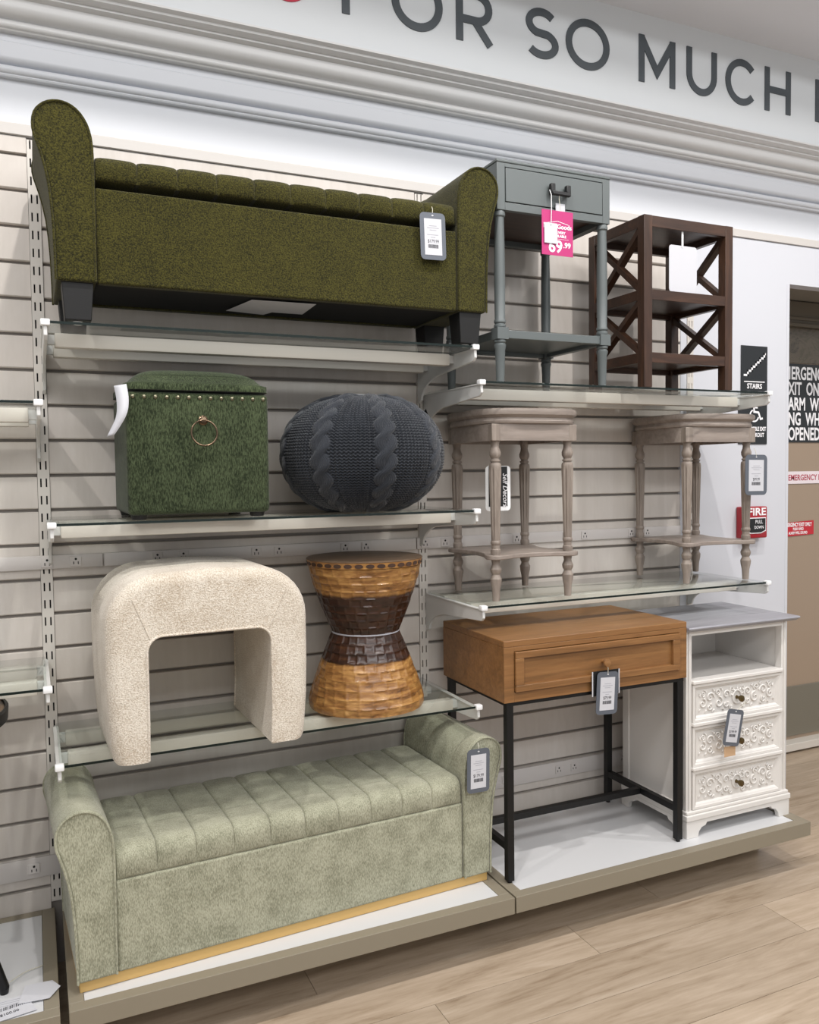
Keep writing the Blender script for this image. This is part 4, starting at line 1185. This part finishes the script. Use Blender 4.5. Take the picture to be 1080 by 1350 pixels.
# ------------------------------------------------------------------ white carved dresser
def dresser():
    x0, x1, yf, yb = 2.007, 2.476, -.455, -.115
    t = thing('dresser', 'antique white three drawer chest with carved fronts and grey top', 'dresser', ((x0 + x1) / 2, (yf + yb) / 2, ZP))
    zt = -.240
    mb = MB().prism([(yf - .030, zt - .010), (yf - .034, zt - .005), (yf - .030, zt), (yb + .012, zt), (yb + .012, zt - .018), (yf - .018, zt - .018), (yf - .022, zt - .012)], x0 - .019, x1 + .037, 'yz')
    mb.build('top', 'dtop', t, bevel=.003, seg=3)
    MB().box(x0, x0 + .018, yf + .012, yb, ZP + .075, zt - .0185).build('side_panel', 'dresser', t)
    MB().box(x1 - .018, x1, yf + .012, yb, ZP + .075, zt - .0185).build('side_panel', 'dresser', t)
    for X in (x0 - .004, x1 - .002):   # raised rails framing each side
        s_ = MB(); s_.box(X, X + .006, yf + .012, yf + .05, ZP + .075, zt - .0185); s_.box(X, X + .006, yb - .035, yb, ZP + .075, zt - .0185)
        s_.box(X, X + .006, yf + .05, yb - .035, ZP + .075, ZP + .11); s_.box(X, X + .006, yf + .05, yb - .035, zt - .05, zt - .0185)
        s_.build('side_frame', 'dresser', t, bevel=.002)
    MB().box(x0 + .018, x1 - .018, yb - .012, yb, ZP + .075, zt - .0185).build('back_panel', 'dresser', t)
    for X in (x0 - .004, x1 - .021):   # reeded front posts
        MB().box(X, X + .025, yf, yf + .03, ZP + .075, zt - .0185).build('front_post', 'dresser', t, bevel=.002)
        MB().box(X + .009, X + .016, yf - .004, yf + .001, ZP + .08, zt - .02).build('post_bead', 'dresser', t, bevel=.002)
    MB().box(x0 + .018, x1 - .018, yf + .001, yf + .03, zt - .036, zt - .0185).build('top_rail', 'dresser', t)
    ledges = [-.446, -.594, -.750]
    for i, z in enumerate(ledges):
        mb = MB().box(x0 + .021, x1 - .021, yf - .010, (yb - .013) if i == 0 else yf + .03, z, z + .013)
        mb.build('shelf' if i == 0 else 'drawer_rail', 'dresser', t, bevel=.003, seg=3)
    for i, (za, zb) in enumerate(((-.581, -.447), (-.737, -.5955), (-.888, -.7515))):
        X0, X1 = x0 + .023, x1 - .023
        d_ = MB().box(X0 + .02, X1 - .02, yf + .006, yf + .018, za + .018, zb - .018).build('drawer', 'dresser', t)
        fr = MB()
        def frame_ring(o0, o1, y0_, y1_):
            a_ = (X0 + o0, X1 - o0, za + o0 * .9, zb - o0 * .9); b_ = (X0 + o1, X1 - o1, za + o1 * .9, zb - o1 * .9)
            A = [(a_[0], y0_, a_[2]), (a_[1], y0_, a_[2]), (a_[1], y0_, a_[3]), (a_[0], y0_, a_[3])]
            Bq = [(b_[0], y1_, b_[2]), (b_[1], y1_, b_[2]), (b_[1], y1_, b_[3]), (b_[0], y1_, b_[3])]
            Bk = [(p_[0], yf + .018, p_[2]) for p_ in A]
            k0 = len(fr.v); fr.v += A + Bq + Bk
            fr.f += [(k0 + q, k0 + (q + 1) % 4, k0 + 4 + (q + 1) % 4, k0 + 4 + q) for q in range(4)] + [(k0 + (q + 1) % 4, k0 + q, k0 + 8 + q, k0 + 8 + (q + 1) % 4) for q in range(4)]
        frame_ring(.001, .010, yf - .004, yf - .004); frame_ring(.010, .016, yf - .004, yf + .001); frame_ring(.016, .024, yf - .001, yf + .006)
        fr.build('drawer_moulding', 'dresser', d_)
        # carved scrolls
        cm = MB(); cxm = (X0 + X1) / 2; czm = (za + zb) / 2; yq = yf + .004
        def scroll(cx_, cz_, r0, turns, a0, dirn, th_):
            pts = []
            N = 15
            for k in range(N + 1):
                u = k / N; rr = r0 * (1 - .80 * u); aa = a0 + dirn * u * turns * 2 * pi
                pts.append((cx_ + rr * cos(aa), yq, cz_ + rr * sin(aa)))
            cm.tube(pts, th_, 6, r1=th_ * .45); cm.ball(pts[-1], th_ * .8, n=6, m_=4)
        for sg in (-1, 1):
            for (ux, uz, r0, a0, dr) in ((.050, .014, .017, 200, -1), (.052, -.020, .012, 150, 1), (.086, -.010, .021, 90, 1), (.092, .026, .013, 250, -1), (.126, .012, .019, 180, -1), (.128, -.022, .013, 120, 1), (.160, -.006, .018, 90, 1), (.160, .027, .010, 270, -1), (.025, .030, .010, 300, 1), (.028, -.032, .009, 60, -1)):
                aa = radians(a0 if sg > 0 else 180 - a0)
                scroll(cxm + sg * ux, czm + uz, r0, 1.15, aa, dr * sg, .0038)
            for (ux, uz, an) in ((.070, .032, 60), (.108, -.034, -40), (.108, .034, 50), (.145, -.032, -60), (.145, .034, 40), (.172, .022, 80), (.174, -.026, -70), (.070, -.034, -120)):
                aa = radians(an)
                p0 = (cxm + sg * ux, yq, czm + uz); p1 = (cxm + sg * (ux + .014 * cos(aa)), yq, czm + uz + .009 * sin(aa))
                cm.tube([p0, ((p0[0] + p1[0]) / 2, yq - .001, (p0[2] + p1[2]) / 2 + .003), p1], .0042, 6, r1=.001)
        # centre rosette ring
        cm.tube([(cxm + .020 * cos(a_), yq, czm + .024 * sin(a_)) for a_ in np.linspace(0, 2 * pi, 20, endpoint=False)], .0036, 6, True)
        for a_ in np.linspace(.3, pi - .3, 5): cm.tube([(cxm + .024 * cos(a_), yq, czm + .030 * sin(a_)), (cxm + .031 * cos(a_), yq, czm + .040 * sin(a_))], .004, 6, r1=.0015)
        co = cm.build('carving', 'dresser', d_, smooth=True, sharp=80); co['kind'] = 'stuff'
        kb = MB().lathe([(-.002, .006), (.006, .0045), (.012, .007), (.020, .0105), (.026, .010), (.029, .0001)], 0, 0, 18)
        kb.v = [(cxm + q[0], yf + .004 - q[2], czm + q[1] * 1.15 - .002) for q in kb.v]
        kb.build('knob', 'bronze', d_, smooth=True)
    # base moulding and bracket feet
    MB().box(x0 - .008, x1 + .008, yf - .010, yb, -.900, -.889).build('base_moulding', 'dresser', t, bevel=.003, seg=3)
    MB().box(x0 - .013, x1 + .013, yf - .016, yb, -.9205, -.9005).build('base_moulding', 'dresser', t, bevel=.003, seg=3)
    zb_ = -.921
    def apron(xa, xb):
        wf = .075
        l_ = [(xa, zb_), (xa, ZP), (xa + .052, ZP), (xa + .055, ZP + .018), (xa + .068, ZP + .032), (xa + .085, ZP + .036), (xa + .092, ZP + .046)]
        r_ = [(xa + xb - p_[0], p_[1]) for p_ in reversed(l_)]
        return l_ + r_
    MB().prism(apron(x0 - .010, x1 + .010), yf - .012, yf + .006, 'xz').build('bracket_apron', 'dresser', t, bevel=.0015)
    ya, yc = yf + .0065, yb
    l_ = [(ya, zb_), (ya, ZP), (ya + .040, ZP), (ya + .044, ZP + .018), (ya + .057, ZP + .032), (ya + .074, ZP + .036), (ya + .081, ZP + .046)]
    pol = l_ + [(ya + yc - p_[0], p_[1]) for p_ in reversed(l_)]
    for X in (x0 - .010, x1 - .006): MB().prism(pol, X, X + .016, 'yz').build('bracket_apron', 'dresser', t, bevel=.0015)
dresser()
price_tag('slate bordered price tag tilted over the middle drawer of the white dresser', 2.185, -.502, -.540, .076, .128, '$199.99', radians(12), (2.240, -.490, -.512))
tb = rbox(-.026, .026, -.001, .001, -.018, .018, .0008, 1)
tb.v = [(q[0] + 2.165, q[1] - .494, q[2] - .688) for q in tb.v]
o = tb.build('kraft_tag', 'desk', None); tag(o, 'small tan card peeking out below the tilted tag on the white dresser', 'tag')
for m_ in (o,): m_.data.materials[0] = M.setdefault('kraft', plain('kraft_card', '#c9a682', .7))

# ------------------------------------------------------------------ wall and door signs
def wall_sign(x0, x1, z0, z1, label, y=0.0, mat='signblack'):
    t = thing('wall_sign', label, 'sign', ((x0 + x1) / 2, y, z0))
    MB().box(x0, x1, y - .004, y - .0002, z0, z1).build('plate', mat, t, bevel=.0008)
    return t
ws = wall_sign(2.717, 2.868, .600, .822, 'black stairs sign with white stair symbol on the white wall')
st_p = []; sx0, sz0 = 2.735, .705
mb = MB(); 
pts = [(2.735, .697)]
for q in range(5): pts += [(2.735 + .0235 * (q + 1) - .004, .697 + .0185 * q), (2.735 + .0235 * (q + 1) - .004, .697 + .0185 * (q + 1))]
pts += [(2.853, .7895)]
for i in range(len(pts) - 1):
    (xa, za), (xb, zb) = pts[i], pts[i + 1]
    mb.box(min(xa, xb) - .0042, max(xa, xb) + .0042, -.0048, -.0038, min(za, zb) - .0042, max(za, zb) + .0042)
mb.build('stair_symbol', 'whiteink', ws)
MB().box(2.733, 2.852, -.0048, -.0038, .668, .672).build('rule', 'whiteink', ws)
text('word', 'STAIRS', .030, (2.793, -.0046, .650), 'whiteink', ws, sx=.95, bold=.0006)
ws = wall_sign(2.703, 2.868, .404, .596, 'black accessible exit sign with wheelchair symbol below the stairs sign')
mb = MB()
stroke([(2.7905, .596 - .022), (2.7915, .542), (2.817, .540), (2.829, .512), (2.842, .515)], .0085, -.0048, -.0038, mb)
stroke([(2.792, .560), (2.812, .560)], .006, -.0048, -.0038, mb)
stroke([(2.793 + .0245 * cos(radians(a_)), .526 + .0245 * sin(radians(a_))) for a_ in np.linspace(112, 345, 22)], .0065, -.0048, -.0038, mb)
mb.prism([(2.791 + .0075 * cos(a_), .583 + .0075 * sin(a_)) for a_ in np.linspace(0, 2 * pi, 14, endpoint=False)], -.0048, -.0038)
mb.build('wheelchair_symbol', 'whiteink', ws)
text('word', 'ACCESSIBLE EXIT', .0235, (2.861, -.0046, .469), 'whiteink', ws, sx=.72, align='RIGHT', bold=.0007)
text('word', 'KNOCKOUT', .0235, (2.850, -.0046, .443), 'whiteink', ws, sx=.78, align='RIGHT', bold=.0007)
# fire alarm pull station
fp = thing('fire_alarm_pull', 'red fire alarm pull box on the white wall behind the right accent table', 'fire alarm', (2.762, 0, .005))
rbox(2.694, 2.830, -.045, -.0005, .004, .138, .006, 3).build('housing', 'firered', fp, smooth=True)
text('word', 'FIRE', .044, (2.768, -.0455, .115), 'whiteink', fp, sx=1.3, bold=.001)
MB().prism([(2.705, .092), (2.818, .092), (2.818, .034), (2.79, .024), (2.73, .024), (2.705, .034)], -.0475, -.0445).build('handle_border', 'whiteink', fp)
MB().prism([(2.710, .088), (2.813, .088), (2.813, .038), (2.788, .029), (2.732, .029), (2.710, .038)], -.050, -.0455).build('pull_handle', 'black', fp)
text('word', 'PULL', .022, (2.775, -.0505, .073), 'whiteink', fp, sx=.9); text('word', 'DOWN', .018, (2.775, -.0505, .050), 'whiteink', fp, sx=.9)
# door signs
dy = DY - .022
es = thing('door_sign', 'large black sign with white exit warning text on the tan door', 'sign', (3.75, dy, .43))
MB().box(3.30, 4.15, dy - .004, dy - .0005, .432, .832).build('plate', 'signblack', es)
for z, pre, post in ((.780, 'EM', 'ERGENCY'), (.702, 'E', 'XIT  ONLY'), (.624, 'AL', 'ARM  WILL'), (.548, 'RI', 'NG  WHEN'), (.472, '', 'OPENED')):
    X = 3.4825 + (.018 if pre == 'EM' else 0)
    text('text_line', post, .090, (X, dy - .0045, z), 'whiteink', es, sx=.66, align='LEFT', bold=.0022)
    if pre: text('text_line', pre, .090, (X - .003, dy - .0045, z), 'whiteink', es, sx=.66, align='RIGHT', bold=.0022)
pl_ = thing('door_sign', 'white strip with faded red emergency push text on the tan door', 'sign', (3.75, dy, .22))
MB().box(3.44, 4.05, dy - .003, dy - .0005, .220, .283).build('plate', 'paleplate', pl_)
text('text_line', 'EMERGENCY PUSH TO OPEN', .042, (3.487, dy - .0035, .250), 'redink', pl_, sx=.86, align='LEFT', bold=.0006)
rl = thing('door_sign', 'small red sticker with white emergency exit text on the tan door', 'sign', (3.57, dy, -.05))
MB().prism([(3.43, -.052), (3.674, -.044), (3.674, .028), (3.43, .019)], dy - .003, dy - .0005).build('plate', 'redlabel', rl)
text('text_line', 'EMERGENCY EXIT ONLY', .027, (3.560, dy - .0034, .008), 'whiteink', rl, sx=.66, bold=.0008)
text('text_line', 'PUSH HARD', .020, (3.562, dy - .0034, -.014), 'whiteink', rl, sx=.7, bold=.0005)
text('text_line', 'ALARM WILL SOUND', .020, (3.560, dy - .0034, -.034), 'whiteink', rl, sx=.7, bold=.0005)

# ------------------------------------------------------------------ objects cut off at the left edge
rt = thing('side_table', 'round brown topped side table with black splayed legs cut off at the left', 'side table', (-.36, -.30, ZP))
tcx, tcy, tz = -.375, -.30, -.285
MB().lathe([(tz - .008, .262), (tz - .002, .262), (tz, .255)], tcx, tcy, 72).build('tabletop', 'taba', rt, smooth=True, sharp=40)
o_ = MB()
n = 72
for rr, z in ((.263, tz - .030), (.270, tz - .030), (.272, tz), (.268, tz + .005), (.264, tz + .003), (.263, tz - .030)): o_.v += [(tcx + rr * cos(2 * pi * k / n), tcy + rr * sin(2 * pi * k / n), z) for k in range(n)]
for i in range(5): o_.f += [(i * n + k, i * n + (k + 1) % n, (i + 1) * n + (k + 1) % n, (i + 1) * n + k) for k in range(n)]
o_.build('rim', 'blackmetal', rt, smooth=True, sharp=40)
for a_ in (-22, 68, 158, 248):
    c_, s_ = cos(radians(a_)), sin(radians(a_))
    top = (tcx + .03 * c_, tcy + .03 * s_, tz - .012); bot = (tcx + .262 * c_, tcy + .255 * s_ * (1 if a_ == -22 else .8), ZP + .012)
    MB().tube([top, bot], .016, 10, r1=.013).build('leg', 'blackmetal', rt, smooth=True, sharp=40)
    MB().lathe([(ZP + .0005, .010), (ZP + .014, .012)], bot[0], bot[1], 12).build('foot', 'blackmetal', rt)
def flat_card(label, pts, z, name='paper_tag', mat='tagpaper'):
    t = thing(name, label, 'tag', (pts[0][0], pts[0][1], z))
    MB().prism(pts, z, z + .0012, 'xy').build('card', mat, t)
    return t
c1 = flat_card('blank white card lying on the left platform beside the black table leg', [(-.085, -.395), (-.022, -.40), (-.004, -.435), (-.030, -.475), (-.10, -.468)], ZP + .0058)
c2 = flat_card('white barcode tag lying on the left platform at the bottom corner', [(-.20, -.445), (-.085, -.428), (-.058, -.505), (-.20, -.525)], ZP + .003)
br = MB()
for k in range(16):
    x_ = -.150 + k * .0045; y_ = -.482 + k * .0009
    br.box(x_, x_ + (.0025 if k % 3 else .0015), y_, y_ + .013, ZP + .0043, ZP + .0046)
br.build('barcode', 'ink', c2)
text('printed_number', '$100.00', .013, (-.118, -.493, ZP + .0046), 'ink', c2, rot=(0, 0, .2))
ln_ = MB()
for k in range(3): ln_.box(-.17, -.085, -.442 - k * .009, -.4405 - k * .009, ZP + .0043, ZP + .0046)
ln_.build('fine_print', 'inkl', c2)
lpz = MB().tube(catmull([(-.135, -.400, ZP + .02), (-.118, -.37, ZP + .012), (-.085, -.33, ZP + .006), (-.048, -.315, ZP + .0035), (-.044, -.312, ZP + .0035)], 5), .0012, 6)
o = lpz.build('plastic_tie', 'cord', None, smooth=True); tag(o, 'clear plastic tie looped from the black table leg to the card', 'tie')

# ------------------------------------------------------------------ lift the whole place so the floor is z = 0
for o in list(bpy.data.objects):
    if o.parent is None: o.location.z -= FLOOR
bpy.context.view_layer.update()
